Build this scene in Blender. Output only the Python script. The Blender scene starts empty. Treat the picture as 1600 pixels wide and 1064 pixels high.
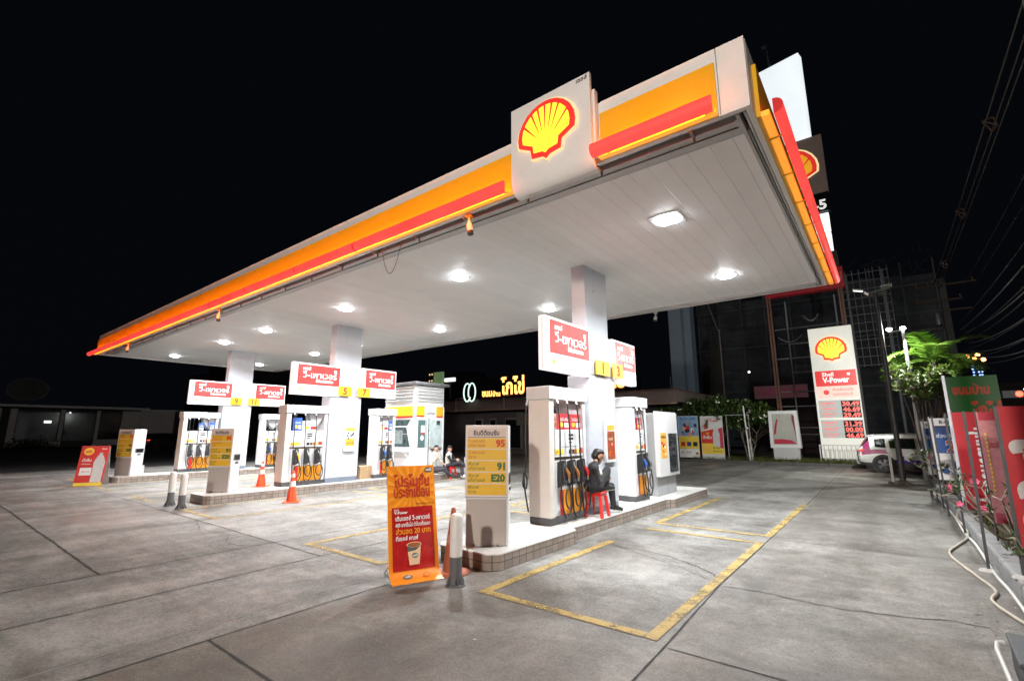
import bpy, math, random
from mathutils import Vector, Matrix
random.seed(7)
R = math.radians
scene = bpy.context.scene
COL = scene.collection

# ------------------------------------------------------------------ camera
CAM = Vector((0, 0, 1.7))
yaw, pitch, roll = R(38.0116), R(10.8494), R(-0.0789)
fwd = Vector((-math.sin(yaw) * math.cos(pitch), math.cos(yaw) * math.cos(pitch), math.sin(pitch)))
rgt = Vector((math.cos(yaw), math.sin(yaw), 0))
upv = rgt.cross(fwd)
r2 = rgt * math.cos(roll) + upv * math.sin(roll)
u2 = -rgt * math.sin(roll) + upv * math.cos(roll)
cd = bpy.data.cameras.new('camera')
cam = bpy.data.objects.new('camera', cd)
COL.objects.link(cam)
cd.sensor_width = 36
cd.sensor_fit = 'HORIZONTAL'
cd.lens = 740.14 * 36 / 1600
cd.clip_end = 2000
cd.clip_start = 0.05
m3 = Matrix((r2, u2, -fwd)).transposed()
cam.matrix_world = Matrix.Translation(CAM) @ m3.to_4x4()
scene.camera = cam

# ------------------------------------------------------------------ night sky, exposure
world = bpy.data.worlds.new('World')
scene.world = world
world.use_nodes = True
wn = world.node_tree
bg = wn.nodes['Background']
sky = wn.nodes.new('ShaderNodeTexSky')
sky.sky_type = 'NISHITA'
sky.sun_disc = False
sky.sun_elevation = R(-4)
sky.sun_rotation = R(200)
mx = wn.nodes.new('ShaderNodeMix')
mx.data_type = 'RGBA'
mx.blend_type = 'ADD'
mx.inputs[0].default_value = 1.0
tint = wn.nodes.new('ShaderNodeMix')
tint.data_type = 'RGBA'
tint.blend_type = 'MULTIPLY'
tint.inputs[0].default_value = 1.0
tint.inputs[7].default_value = (.02, .02, .022, 1)
wn.links.new(sky.outputs[0], tint.inputs[6])
wn.links.new(tint.outputs[2], mx.inputs[6])
mx.inputs[7].default_value = (0.016, 0.019, 0.030, 1)      # city sky glow, very faint
wn.links.new(mx.outputs[2], bg.inputs[0])
bg.inputs[1].default_value = 0.1
scene.view_settings.view_transform = 'Standard'
scene.view_settings.look = 'None'
scene.view_settings.exposure = 0.0
scene.view_settings.gamma = 1.0
scene.cycles.use_denoising = True
scene.cycles.max_bounces = 8
scene.cycles.diffuse_bounces = 5
scene.cycles.glossy_bounces = 3
scene.cycles.sample_clamp_indirect = 6.0
scene.cycles.caustics_reflective = False
scene.cycles.caustics_refractive = False

LAMP_W = 300.0        # canopy downlights
STREET_W = 2400.0     # street lamp across the road, behind the camera

# ------------------------------------------------------------------ materials
MATS = {}


def nd(nt, t, **kw):
    n = nt.nodes.new(t)
    for k, v in kw.items():
        setattr(n, k, v)
    return n


def mathn(nt, op, a, b=None, c=None):
    n = nd(nt, 'ShaderNodeMath', operation=op)
    for i, x in enumerate((a, b, c)):
        if x is None:
            continue
        if isinstance(x, (int, float)):
            n.inputs[i].default_value = x
        else:
            nt.links.new(x, n.inputs[i])
    return n.outputs[0]


def mixc(nt, f, a, b, blend='MIX'):
    n = nd(nt, 'ShaderNodeMix', data_type='RGBA', blend_type=blend)
    for i, x in ((0, f), (6, a), (7, b)):
        if isinstance(x, (int, float)):
            n.inputs[i].default_value = x
        elif isinstance(x, (tuple, list)):
            n.inputs[i].default_value = (*x[:3], 1)
        else:
            nt.links.new(x, n.inputs[i])
    return n.outputs[2]


def noise(nt, vec, scale, detail=4, rough=.6, dist=0):
    n = nd(nt, 'ShaderNodeTexNoise')
    nt.links.new(vec, n.inputs['Vector'])
    n.inputs['Scale'].default_value = scale
    n.inputs['Detail'].default_value = detail
    n.inputs['Roughness'].default_value = rough
    n.inputs['Distortion'].default_value = dist
    return n.outputs[0]


def ramp(nt, f, *stops):
    n = nd(nt, 'ShaderNodeValToRGB')
    e = n.color_ramp.elements
    while len(e) < len(stops):
        e.new(.5)
    for i, (p, c) in enumerate(stops):
        e[i].position = p
        e[i].color = (*c, 1) if isinstance(c, (tuple, list)) else (c, c, c, 1)
    nt.links.new(f, n.inputs[0])
    return n.outputs[0]


def newmat(name):
    m = bpy.data.materials.new(name)
    m.use_nodes = True
    nt = m.node_tree
    return m, nt, nt.nodes['Principled BSDF']


def M(name, col=(.5, .5, .5), rough=.5, metal=0, var=.12, scale=3, bump=0, bscale=60, emit=None, es=1.0, coat=0, grime=0, evar=.14):
    """procedural paint / plastic / metal: base colour broken up by two noises, uneven gloss, optional grime near the bottom of nothing - plain wear"""
    if name in MATS:
        return MATS[name]
    m, nt, b = newmat(name)
    tc = nd(nt, 'ShaderNodeTexCoord').outputs['Object']
    n1 = noise(nt, tc, scale, 5, .65)
    n2 = noise(nt, tc, scale * 11, 3, .6)
    f = mathn(nt, 'ADD', mathn(nt, 'MULTIPLY', n1, .7), mathn(nt, 'MULTIPLY', n2, .3))
    lo = tuple(c * (1 - var) for c in col)
    hi = tuple(min(1, c * (1 + var)) for c in col)
    c = mixc(nt, ramp(nt, f, (.3, 0.), (.7, 1.)), lo, hi)
    if grime:
        g = noise(nt, tc, scale * 2.3, 8, .75, .6)
        c = mixc(nt, mathn(nt, 'MULTIPLY', ramp(nt, g, (.52, 0.), (.72, 1.)), grime), c, (.09, .08, .07))
    nt.links.new(c, b.inputs['Base Color'])
    r = ramp(nt, n1, (.25, max(0, rough - .12)), (.75, min(1, rough + .12)))
    nt.links.new(r, b.inputs['Roughness'])
    b.inputs['Metallic'].default_value = metal
    if coat:
        b.inputs['Coat Weight'].default_value = coat
    if bump:
        bn = nd(nt, 'ShaderNodeBump')
        bn.inputs['Strength'].default_value = bump
        bn.inputs['Distance'].default_value = .02
        nt.links.new(noise(nt, tc, bscale, 4), bn.inputs['Height'])
        nt.links.new(bn.outputs[0], b.inputs['Normal'])
    if emit:
        b.inputs['Emission Color'].default_value = (*emit, 1)
        b.inputs['Emission Strength'].default_value = es
        ee = mathn(nt, 'MULTIPLY', ramp(nt, n1, (.3, 1 - evar), (.7, 1.)), es)
        nt.links.new(ee, b.inputs['Emission Strength'])
    MATS[name] = m
    return m


def tilemat(name, col, grout, w, h, rough=.45, axis='xz', gw=.012):
    """square tiles with grout, laid along the wall by object coordinates"""
    m, nt, b = newmat(name)
    tc = nd(nt, 'ShaderNodeTexCoord').outputs['Object']
    s = nd(nt, 'ShaderNodeSeparateXYZ')
    nt.links.new(tc, s.inputs[0])
    geo = nd(nt, 'ShaderNodeNewGeometry')
    sn = nd(nt, 'ShaderNodeSeparateXYZ')
    nt.links.new(geo.outputs['Normal'], sn.inputs[0])
    isx = mathn(nt, 'GREATER_THAN', mathn(nt, 'ABSOLUTE', sn.outputs[0]), .6)
    u = nd(nt, 'ShaderNodeMix', data_type='FLOAT')
    nt.links.new(isx, u.inputs[0])
    nt.links.new(s.outputs[0], u.inputs[2])
    nt.links.new(s.outputs[1], u.inputs[3])
    cb = nd(nt, 'ShaderNodeCombineXYZ')
    nt.links.new(u.outputs[0], cb.inputs[0])
    nt.links.new(mathn(nt, 'ADD', s.outputs[2], 0), cb.inputs[1])
    br = nd(nt, 'ShaderNodeTexBrick', offset=0.0, squash=1.0)
    nt.links.new(cb.outputs[0], br.inputs['Vector'])
    br.inputs['Scale'].default_value = 1
    br.inputs['Brick Width'].default_value = w
    br.inputs['Row Height'].default_value = h
    br.inputs['Mortar Size'].default_value = gw * .5
    br.inputs['Mortar Smooth'].default_value = .2
    br.inputs['Bias'].default_value = 0
    br.inputs['Color1'].default_value = (*[c * .82 for c in col], 1)
    br.inputs['Color2'].default_value = (*[min(1, c * 1.12) for c in col], 1)
    br.inputs['Mortar'].default_value = (*grout, 1)
    g = noise(nt, tc, 4, 7, .7)
    c = mixc(nt, mathn(nt, 'MULTIPLY', ramp(nt, g, (.42, 0.), (.75, 1.)), .55), br.outputs[0], (.12, .10, .085))
    nt.links.new(c, b.inputs['Base Color'])
    b.inputs['Roughness'].default_value = rough
    bn = nd(nt, 'ShaderNodeBump', invert=True)
    bn.inputs['Strength'].default_value = .5
    bn.inputs['Distance'].default_value = .01
    nt.links.new(br.outputs['Fac'], bn.inputs['Height'])
    nt.links.new(bn.outputs[0], b.inputs['Normal'])
    MATS[name] = m
    return m


def ground_mat():
    m, nt, b = newmat('concrete_ground')
    tc = nd(nt, 'ShaderNodeTexCoord').outputs['Object']
    s = nd(nt, 'ShaderNodeSeparateXYZ')
    nt.links.new(tc, s.inputs[0])
    mp = nd(nt, 'ShaderNodeMapping')
    nt.links.new(tc, mp.inputs[0])
    mp.inputs['Scale'].default_value = (1, .3, 1)
    big = noise(nt, tc, .22, 5, .55, .3)
    streak = noise(nt, mp.outputs[0], .9, 9, .68, .5)
    blot = noise(nt, tc, 1.1, 9, .72, .9)
    grain = noise(nt, tc, 34, 6, .75)
    speck = noise(nt, tc, 130, 2, .6)
    # slab tint: slabs are 3.03 m by 5 m
    fx = mathn(nt, 'FLOOR', mathn(nt, 'DIVIDE', mathn(nt, 'ADD', s.outputs[0], 1.7), 3.03))
    fy = mathn(nt, 'FLOOR', mathn(nt, 'DIVIDE', mathn(nt, 'SUBTRACT', s.outputs[1], 3.9), 5.0))
    cb = nd(nt, 'ShaderNodeCombineXYZ')
    nt.links.new(fx, cb.inputs[0])
    nt.links.new(fy, cb.inputs[1])
    wn_ = nd(nt, 'ShaderNodeTexWhiteNoise', noise_dimensions='2D')
    nt.links.new(cb.outputs[0], wn_.inputs['Vector'])
    mp2 = nd(nt, 'ShaderNodeMapping')
    nt.links.new(tc, mp2.inputs[0])
    mp2.inputs['Scale'].default_value = (.35, 1.2, 1)
    wash = noise(nt, mp2.outputs[0], 1.3, 10, .7, .7)
    mid = noise(nt, tc, 7, 8, .72, .3)
    f = mathn(nt, 'ADD', mathn(nt, 'MULTIPLY', streak, .34), mathn(nt, 'MULTIPLY', blot, .24))
    f = mathn(nt, 'ADD', f, mathn(nt, 'MULTIPLY', wash, .24))
    f = mathn(nt, 'ADD', f, mathn(nt, 'MULTIPLY', mid, .19))
    f = mathn(nt, 'ADD', f, mathn(nt, 'MULTIPLY', mathn(nt, 'SUBTRACT', wn_.outputs[0], .5), .06))
    f = mathn(nt, 'ADD', f, mathn(nt, 'MULTIPLY', mathn(nt, 'SUBTRACT', grain, .5), .34))
    f = mathn(nt, 'ADD', f, mathn(nt, 'MULTIPLY', mathn(nt, 'SUBTRACT', speck, .5), .16))
    # wheel paths: two darker bands per lane along the driving direction
    lane = mathn(nt, 'COSINE', mathn(nt, 'MULTIPLY', mathn(nt, 'ADD', s.outputs[0], 2.05), 2 * math.pi / 1.49))
    f = mathn(nt, 'SUBTRACT', f, mathn(nt, 'MULTIPLY', mathn(nt, 'MULTIPLY', ramp(nt, lane, (.25, 0.), (1., 1.)), streak), .06))
    c = ramp(nt, f, (.36, (.05, .047, .042)), (.45, (.125, .12, .11)), (.53, (.225, .221, .21)), (.64, (.375, .37, .355)))
    # the older, browner slabs by the street: a worn wearing course with exposed aggregate
    edge = mathn(nt, 'ADD', s.outputs[1], mathn(nt, 'MULTIPLY', mathn(nt, 'SUBTRACT', blot, .5), 2.2))
    old = ramp(nt, mathn(nt, 'DIVIDE', mathn(nt, 'SUBTRACT', edge, 1.0), 8.0), (.22, 1.), (.60, 0.))
    oc = ramp(nt, mathn(nt, 'ADD', mathn(nt, 'MULTIPLY', f, .6), mathn(nt, 'MULTIPLY', speck, .4)), (.36, (.032, .027, .022)), (.50, (.095, .082, .068)), (.64, (.25, .22, .185)))
    xm = ramp(nt, mathn(nt, 'DIVIDE', mathn(nt, 'ADD', s.outputs[0], 14.67), 20.), (.496, .12), (.503, 1.))
    c = mixc(nt, mathn(nt, 'MULTIPLY', mathn(nt, 'MULTIPLY', old, xm), .85), c, oc)
    xr = ramp(nt, mathn(nt, 'DIVIDE', mathn(nt, 'ADD', s.outputs[0], 11.72), 20.), (.497, 0.), (.503, 1.))
    c = mixc(nt, mathn(nt, 'MULTIPLY', xr, ramp(nt, blot, (.35, .75), (.65, .3))), c, oc)
    c = mixc(nt, 1.0, c, (1.0, .99, .965), 'MULTIPLY')
    oil = ramp(nt, noise(nt, tc, .5, 9, .66, .8), (.54, 0.), (.72, 1.))
    drip = ramp(nt, noise(nt, tc, 2.6, 3, .5), (.66, 0.), (.74, 1.))
    oil = mathn(nt, 'MAXIMUM', oil, mathn(nt, 'MULTIPLY', drip, .8))
    c = mixc(nt, mathn(nt, 'MULTIPLY', oil, .64), c, (.06, .056, .05))
    nt.links.new(c, b.inputs['Base Color'])
    rg = ramp(nt, big, (.35, .50), (.6, .8))
    rr = mixc(nt, mathn(nt, 'MULTIPLY', oil, .55), rg, (.3, .3, .3))
    nt.links.new(rr, b.inputs['Roughness'])
    b.inputs['Specular IOR Level'].default_value = .4
    bn = nd(nt, 'ShaderNodeBump')
    bn.inputs['Strength'].default_value = .35
    bn.inputs['Distance'].default_value = .01
    nt.links.new(mathn(nt, 'ADD', grain, mathn(nt, 'MULTIPLY', speck, .5)), bn.inputs['Height'])
    nt.links.new(bn.outputs[0], b.inputs['Normal'])
    MATS['ground'] = m
    return m


def worn_paint(name, col):
    m, nt, b = newmat(name)
    tc = nd(nt, 'ShaderNodeTexCoord').outputs['Object']
    a = noise(nt, tc, 3.0, 9, .78, .4)
    g = noise(nt, tc, 40, 4, .7)
    f = mathn(nt, 'ADD', mathn(nt, 'MULTIPLY', a, .65), mathn(nt, 'MULTIPLY', g, .35))
    c = mixc(nt, ramp(nt, f, (.4, 0.), (.62, 1.)), tuple(x * .72 for x in col), col)
    nt.links.new(c, b.inputs['Base Color'])
    b.inputs['Roughness'].default_value = .7
    tr = nd(nt, 'ShaderNodeBsdfTransparent')
    mxs = nd(nt, 'ShaderNodeMixShader')
    nt.links.new(ramp(nt, f, (.35, .05), (.52, .9)), mxs.inputs[0])
    nt.links.new(tr.outputs[0], mxs.inputs[1])
    nt.links.new(b.outputs[0], mxs.inputs[2])
    nt.links.new(mxs.outputs[0], nt.nodes['Material Output'].inputs[0])
    MATS[name] = m
    return m


def plank_mat(name, col, pitch_, axis=0):
    """ceiling strips: seams every pitch_ metres"""
    m, nt, b = newmat(name)
    tc = nd(nt, 'ShaderNodeTexCoord').outputs['Object']
    s = nd(nt, 'ShaderNodeSeparateXYZ')
    nt.links.new(tc, s.inputs[0])
    k = mathn(nt, 'DIVIDE', s.outputs[axis], pitch_)
    fr = mathn(nt, 'FRACT', k)
    d = mathn(nt, 'MINIMUM', fr, mathn(nt, 'SUBTRACT', 1.0, fr))
    seam = ramp(nt, d, (.006, 1.), (.03, 0.))
    seam = mathn(nt, 'MULTIPLY', seam, ramp(nt, mathn(nt, 'DIVIDE', mathn(nt, 'ADD', s.outputs[0], 27.), 27.), (.66, .05), (.90, .75)))
    wn_ = nd(nt, 'ShaderNodeTexWhiteNoise', noise_dimensions='1D')
    nt.links.new(mathn(nt, 'FLOOR', k), wn_.inputs['W'])
    n1 = noise(nt, tc, 1.5, 6, .65)
    f = mathn(nt, 'ADD', mathn(nt, 'MULTIPLY', n1, .8), mathn(nt, 'MULTIPLY', wn_.outputs[0], .2))
    c = mixc(nt, f, tuple(x * .88 for x in col), tuple(min(1, x * 1.06) for x in col))
    st = ramp(nt, noise(nt, tc, 4.5, 7, .75, .8), (.6, 0.), (.78, 1.))
    c = mixc(nt, mathn(nt, 'MULTIPLY', st, .18), c, (.33, .29, .23))
    c = mixc(nt, mathn(nt, 'MULTIPLY', seam, .5), c, (.36, .35, .335))
    nt.links.new(c, b.inputs['Base Color'])
    b.inputs['Roughness'].default_value = .5
    b.inputs['Specular IOR Level'].default_value = .25
    bn = nd(nt, 'ShaderNodeBump', invert=True)
    bn.inputs['Strength'].default_value = .4
    bn.inputs['Distance'].default_value = .012
    nt.links.new(seam, bn.inputs['Height'])
    nt.links.new(bn.outputs[0], b.inputs['Normal'])
    MATS[name] = m
    return m


def glassmat(name, col=(.8, .85, .85), alpha=.35, rough=.05):
    if name in MATS:
        return MATS[name]
    m, nt, b = newmat(name)
    b.inputs['Base Color'].default_value = (*col, 1)
    b.inputs['Roughness'].default_value = rough
    tc = nd(nt, 'ShaderNodeTexCoord').outputs['Object']
    nt.links.new(ramp(nt, noise(nt, tc, 4, 5), (.3, rough * .5), (.7, rough * 2 + .03)), b.inputs['Roughness'])
    b.inputs['Alpha'].default_value = alpha
    MATS[name] = m
    return m


def leafmat(name, a, b_, rough=.5):
    if name in MATS:
        return MATS[name]
    m, nt, b = newmat(name)
    tc = nd(nt, 'ShaderNodeTexCoord').outputs['Object']
    c = mixc(nt, ramp(nt, noise(nt, tc, 2.2, 4), (.3, 0.), (.7, 1.)), a, b_)
    nt.links.new(c, b.inputs['Base Color'])
    b.inputs['Roughness'].default_value = rough
    tl = nd(nt, 'ShaderNodeBsdfTranslucent')
    nt.links.new(c, tl.inputs[0])
    ms = nd(nt, 'ShaderNodeMixShader')
    ms.inputs[0].default_value = .25
    nt.links.new(b.outputs[0], ms.inputs[1])
    nt.links.new(tl.outputs[0], ms.inputs[2])
    nt.links.new(ms.outputs[0], nt.nodes['Material Output'].inputs[0])
    MATS[name] = m
    return m


def netmat(name, col, sc, dens):
    """dust netting hung in rows: dark cloth with holes and folds"""
    m, nt, b = newmat(name)
    tc = nd(nt, 'ShaderNodeTexCoord').outputs['Object']
    n1 = noise(nt, tc, sc, 8, .7, .4)
    br = nd(nt, 'ShaderNodeTexBrick')
    sp = nd(nt, 'ShaderNodeSeparateXYZ')
    nt.links.new(tc, sp.inputs[0])
    cb = nd(nt, 'ShaderNodeCombineXYZ')
    nt.links.new(sp.outputs[0], cb.inputs[0])
    nt.links.new(sp.outputs[2], cb.inputs[1])
    nt.links.new(cb.outputs[0], br.inputs['Vector'])
    br.inputs['Scale'].default_value = 1
    br.inputs['Brick Width'].default_value = 1.8
    br.inputs['Row Height'].default_value = .9
    br.inputs['Mortar Size'].default_value = .03
    br.inputs['Color1'].default_value = (*col, 1)
    br.inputs['Color2'].default_value = (*[c * 1.5 for c in col], 1)
    br.inputs['Mortar'].default_value = (*[c * 2.2 for c in col], 1)
    c = mixc(nt, ramp(nt, n1, (.35, 0.), (.7, 1.)), tuple(x * .4 for x in col), br.outputs[0])
    nt.links.new(c, b.inputs['Base Color'])
    b.inputs['Roughness'].default_value = .8
    MATS[name] = m
    return m


# ------------------------------------------------------------------ mesh builder
class MB:
    def __init__(s):
        s.v, s.f, s.m, s.sm = [], [], [], []

    def add(s, vs, fs, mat, smooth=False):
        o = len(s.v)
        s.v += [tuple(p) for p in vs]
        s.f += [tuple(i + o for i in f) for f in fs]
        s.m += [mat] * len(fs)
        s.sm += [smooth] * len(fs)
        return s

    def box(s, x0, x1, y0, y1, z0, z1, mat):
        return s.add([(x0, y0, z0), (x1, y0, z0), (x1, y1, z0), (x0, y1, z0), (x0, y0, z1), (x1, y0, z1), (x1, y1, z1), (x0, y1, z1)],
                     [(3, 2, 1, 0), (4, 5, 6, 7), (0, 1, 5, 4), (1, 2, 6, 5), (2, 3, 7, 6), (3, 0, 4, 7)], mat)

    def obox(s, c, u, v, w, mat):
        c, u, v, w = map(Vector, (c, u, v, w))
        P = [c + u * a + v * b + w * d for d in (-1, 1) for a, b in ((-1, -1), (1, -1), (1, 1), (-1, 1))]
        return s.add(P, [(3, 2, 1, 0), (4, 5, 6, 7), (0, 1, 5, 4), (1, 2, 6, 5), (2, 3, 7, 6), (3, 0, 4, 7)], mat)

    def bar(s, a, b, w, h, mat, up=(0, 0, 1)):
        a, b = Vector(a), Vector(b)
        d = b - a
        L = d.length / 2
        d.normalize()
        up = Vector(up)
        if abs(d.dot(up)) > .98:
            up = Vector((1, 0, 0))
        q = d.cross(up).normalized()
        r = q.cross(d).normalized()
        return s.obox((a + b) / 2, d * L, q * w / 2, r * h / 2, mat)

    def tube(s, pts, r, mat, n=8, caps=True, smooth=True):
        pts = [Vector(p) for p in pts]
        rs = r if isinstance(r, (list, tuple)) else [r] * len(pts)
        d0 = (pts[1] - pts[0]).normalized()
        a = Vector((0, 0, 1)) if abs(d0.z) < .9 else Vector((1, 0, 0))
        q = d0.cross(a).normalized()
        vs, fs = [], []
        for i, p in enumerate(pts):
            d = (pts[min(i + 1, len(pts) - 1)] - pts[max(i - 1, 0)])
            if d.length < 1e-9:
                d = d0
            d.normalize()
            q = (q - d * q.dot(d))
            q = q.normalized() if q.length > 1e-6 else d.orthogonal().normalized()
            w = d.cross(q)
            for k in range(n):
                t = 2 * math.pi * k / n
                vs.append(p + (q * math.cos(t) + w * math.sin(t)) * rs[i])
        for i in range(len(pts) - 1):
            for k in range(n):
                k2 = (k + 1) % n
                fs.append((i * n + k, i * n + k2, (i + 1) * n + k2, (i + 1) * n + k))
        s.add(vs, fs, mat, smooth)
        if caps:
            m_ = len(vs)
            s.add(vs[:n], [tuple(range(n))[::-1]], mat)
            s.add(vs[m_ - n:], [tuple(range(n))], mat)
        return s

    def cyl(s, a, b, r, mat, n=16, r1=None, smooth=True):
        return s.tube([a, b], [r, r if r1 is None else r1], mat, n, True, smooth)

    def lathe(s, o, prof, mat, n=20, smooth=True):
        o = Vector(o)
        vs, fs = [], []
        for r, z in prof:
            for k in range(n):
                t = 2 * math.pi * k / n
                vs.append(o + Vector((r * math.cos(t), r * math.sin(t), z)))
        for i in range(len(prof) - 1):
            for k in range(n):
                k2 = (k + 1) % n
                fs.append((i * n + k, i * n + k2, (i + 1) * n + k2, (i + 1) * n + k))
        s.add(vs, fs, mat, smooth)
        s.add(vs[-n:], [tuple(range(n))], mat)
        return s.add(vs[:n], [tuple(range(n))[::-1]], mat)

    def prism(s, poly, o, u, v, depth, mat, side=None):
        """polygon poly (counter-clockwise in u,v) with its front face at o + n*depth and its back at o"""
        o, u, v = Vector(o), Vector(u), Vector(v)
        n = u.cross(v).normalized()
        P = [o + u * a + v * b for a, b in poly]
        F = [p + n * depth for p in P]
        k = len(P)
        s.add(F, [tuple(range(k))], mat)
        s.add(P, [tuple(range(k))[::-1]], side or mat)
        return s.add(P + F, [(i, (i + 1) % k, k + (i + 1) % k, k + i) for i in range(k)], side or mat)

    def flat(s, poly, o, u, v, mat):
        o, u, v = Vector(o), Vector(u), Vector(v)
        return s.add([o + u * a + v * b for a, b in poly], [tuple(range(len(poly)))], mat)

    def rect(s, o, u, v, x0, x1, y0, y1, mat, d=0.0):
        u, v = Vector(u), Vector(v)
        o = Vector(o) + u.cross(v).normalized() * d
        return s.flat([(x0, y0), (x1, y0), (x1, y1), (x0, y1)], o, u, v, mat)

    def ell(s, o, u, v, cx, cy, rx, ry, mat, d=0.0, n=28):
        u, v = Vector(u), Vector(v)
        o = Vector(o) + u.cross(v).normalized() * d
        return s.flat([(cx + rx * math.cos(2 * math.pi * k / n), cy + ry * math.sin(2 * math.pi * k / n)) for k in range(n)], o, u, v, mat)

    def sphere(s, c, r, mat, nu=14, nv=9):
        c = Vector(c)
        r = r if isinstance(r, (tuple, list)) else (r, r, r)
        vs, fs = [], []
        for j in range(nv + 1):
            t = math.pi * j / nv
            for i in range(nu):
                p = 2 * math.pi * i / nu
                vs.append(c + Vector((r[0] * math.sin(t) * math.cos(p), r[1] * math.sin(t) * math.sin(p), -r[2] * math.cos(t))))
        for j in range(nv):
            for i in range(nu):
                i2 = (i + 1) % nu
                fs.append((j * nu + i, j * nu + i2, (j + 1) * nu + i2, (j + 1) * nu + i))
        return s.add(vs, fs, mat, True)

    def text(s, txt, o, u, v, size, mat, x=0, y=0, align='LEFT', bold=0.0, d=.004, shear=0, sx=1.0, res=3, fit=None):
        c = bpy.data.curves.new('t', 'FONT')
        c.body = txt
        c.size = 1
        c.resolution_u = res
        c.offset = bold
        c.shear = shear
        o_ = bpy.data.objects.new('t', c)
        me = bpy.data.meshes.new_from_object(o_)
        P = [(q.co.x, q.co.y) for q in me.vertices]
        F = [tuple(p.vertices) for p in me.polygons]
        if P:
            x0, x1 = min(p[0] for p in P), max(p[0] for p in P)
            if fit:
                sx = fit / ((x1 - x0) * size)
            off = {'LEFT': -x0, 'CENTER': -(x0 + x1) / 2, 'RIGHT': -x1}[align]
            u, v = Vector(u), Vector(v)
            o = Vector(o) + u.cross(v).normalized() * d
            s.add([o + u * (x + (a + off) * size * sx) + v * (y + b * size) for a, b in P], F, mat)
        bpy.data.objects.remove(o_)
        bpy.data.curves.remove(c)
        bpy.data.meshes.remove(me)
        return s

    def mesh(s, name):
        me = bpy.data.meshes.new(name)
        me.from_pydata(s.v, [], s.f)
        slots = []
        for mt in s.m:
            if mt not in slots:
                slots.append(mt)
        for mt in slots:
            me.materials.append(mt)
        ix = {mt: i for i, mt in enumerate(slots)}
        me.polygons.foreach_set('material_index', [ix[mt] for mt in s.m])
        me.polygons.foreach_set('use_smooth', s.sm)
        me.update()
        return me

    def build(s, name, parent=None, bevel=0, loc=None, rot=None):
        o = bpy.data.objects.new(name, s.mesh(name))
        COL.objects.link(o)
        if parent is not None:
            o.parent = parent
        if loc:
            o.location = loc
        if rot:
            o.rotation_euler = rot
        if bevel:
            b = o.modifiers.new('bevel', 'BEVEL')
            b.width = bevel
            b.segments = 2
            b.limit_method = 'ANGLE'
            b.angle_limit = R(50)
            b.harden_normals = False
        return o


def tag(o, label=None, cat=None, group=None, kind=None):
    if label:
        o['label'] = label
    if cat:
        o['category'] = cat
    if group:
        o['group'] = group
    if kind:
        o['kind'] = kind
    return o


def thing(name, label, cat, loc=(0, 0, 0), rz=0, group=None):
    o = bpy.data.objects.new(name, None)
    COL.objects.link(o)
    o.location = loc
    o.rotation_euler = (0, 0, rz)
    o.empty_display_size = .2
    return tag(o, label, cat, group)


def area_lamp(name, parent, loc, power, size, col, spread=170, rot=(0, 0, 0), shape='DISK'):
    l = bpy.data.lights.new(name, 'AREA')
    l.energy = power
    l.size = size
    l.shape = shape
    l.color = col
    l.spread = R(spread)
    o = bpy.data.objects.new(name, l)
    COL.objects.link(o)
    o.parent = parent
    o.location = loc
    o.rotation_euler = rot
    return o


X, Y, Z = Vector((1, 0, 0)), Vector((0, 1, 0)), Vector((0, 0, 1))

white = M('white_paint', (.66, .66, .66), .42, var=.05, grime=.10)
white2 = M('white_cladding', (.50, .525, .57), .35, var=.05, grime=.06)
offwhite = M('cream_panel', (.70, .66, .61), .45, var=.06, grime=.08)
lgrey = M('light_grey_paint', (.46, .46, .46), .45, var=.06, grime=.1)
mgrey = M('mid_grey_steel', (.22, .22, .22), .5, var=.12, grime=.15)
dgrey = M('dark_grey_paint', (.075, .075, .078), .5, var=.15, grime=.2)
black = M('black_rubber', (.018, .018, .018), .45, var=.2)
blackgl = M('black_screen', (.012, .014, .016), .12, var=.1)
steel = M('bright_steel', (.55, .55, .55), .3, .9, var=.1)
yellow = M('signal_yellow', (.80, .47, .02), .4, var=.06)
orange = M('orange_panel', (.78, .30, .015), .4, var=.1, grime=.12)
red = M('red_paint', (.62, .03, .022), .4, var=.08)
blue = M('blue_plastic', (.03, .08, .42), .4, var=.1)
ptext_red = M('print_red', (.62, .035, .02), .5, var=.03)
ptext_or = M('print_orange', (.55, .13, .01), .5, var=.03)
ptext_gr = M('print_green', (.012, .12, .03), .5, var=.03)
ptext_olive = M('print_olive', (.14, .20, .02), .5, var=.03)
ptext_bk = M('print_black', (.012, .011, .02), .5, var=.03)
ptext_wh = M('print_white', (.85, .85, .83), .5, var=.02)

# ------------------------------------------------------------------ emblem: scallop shell in red and yellow
def mirror(pts):
    return pts + [(-a, b) for a, b in reversed(pts) if abs(a) > 1e-6]


SHELL = mirror([(0, -.10), (.13, 0.0), (.50, .05), (.54, .34), (.97, .56), (1.0, .80), (.96, 1.06), (.84, 1.31), (.65, 1.52), (.42, 1.66), (.2, 1.73), (0, 1.75)])


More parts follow.
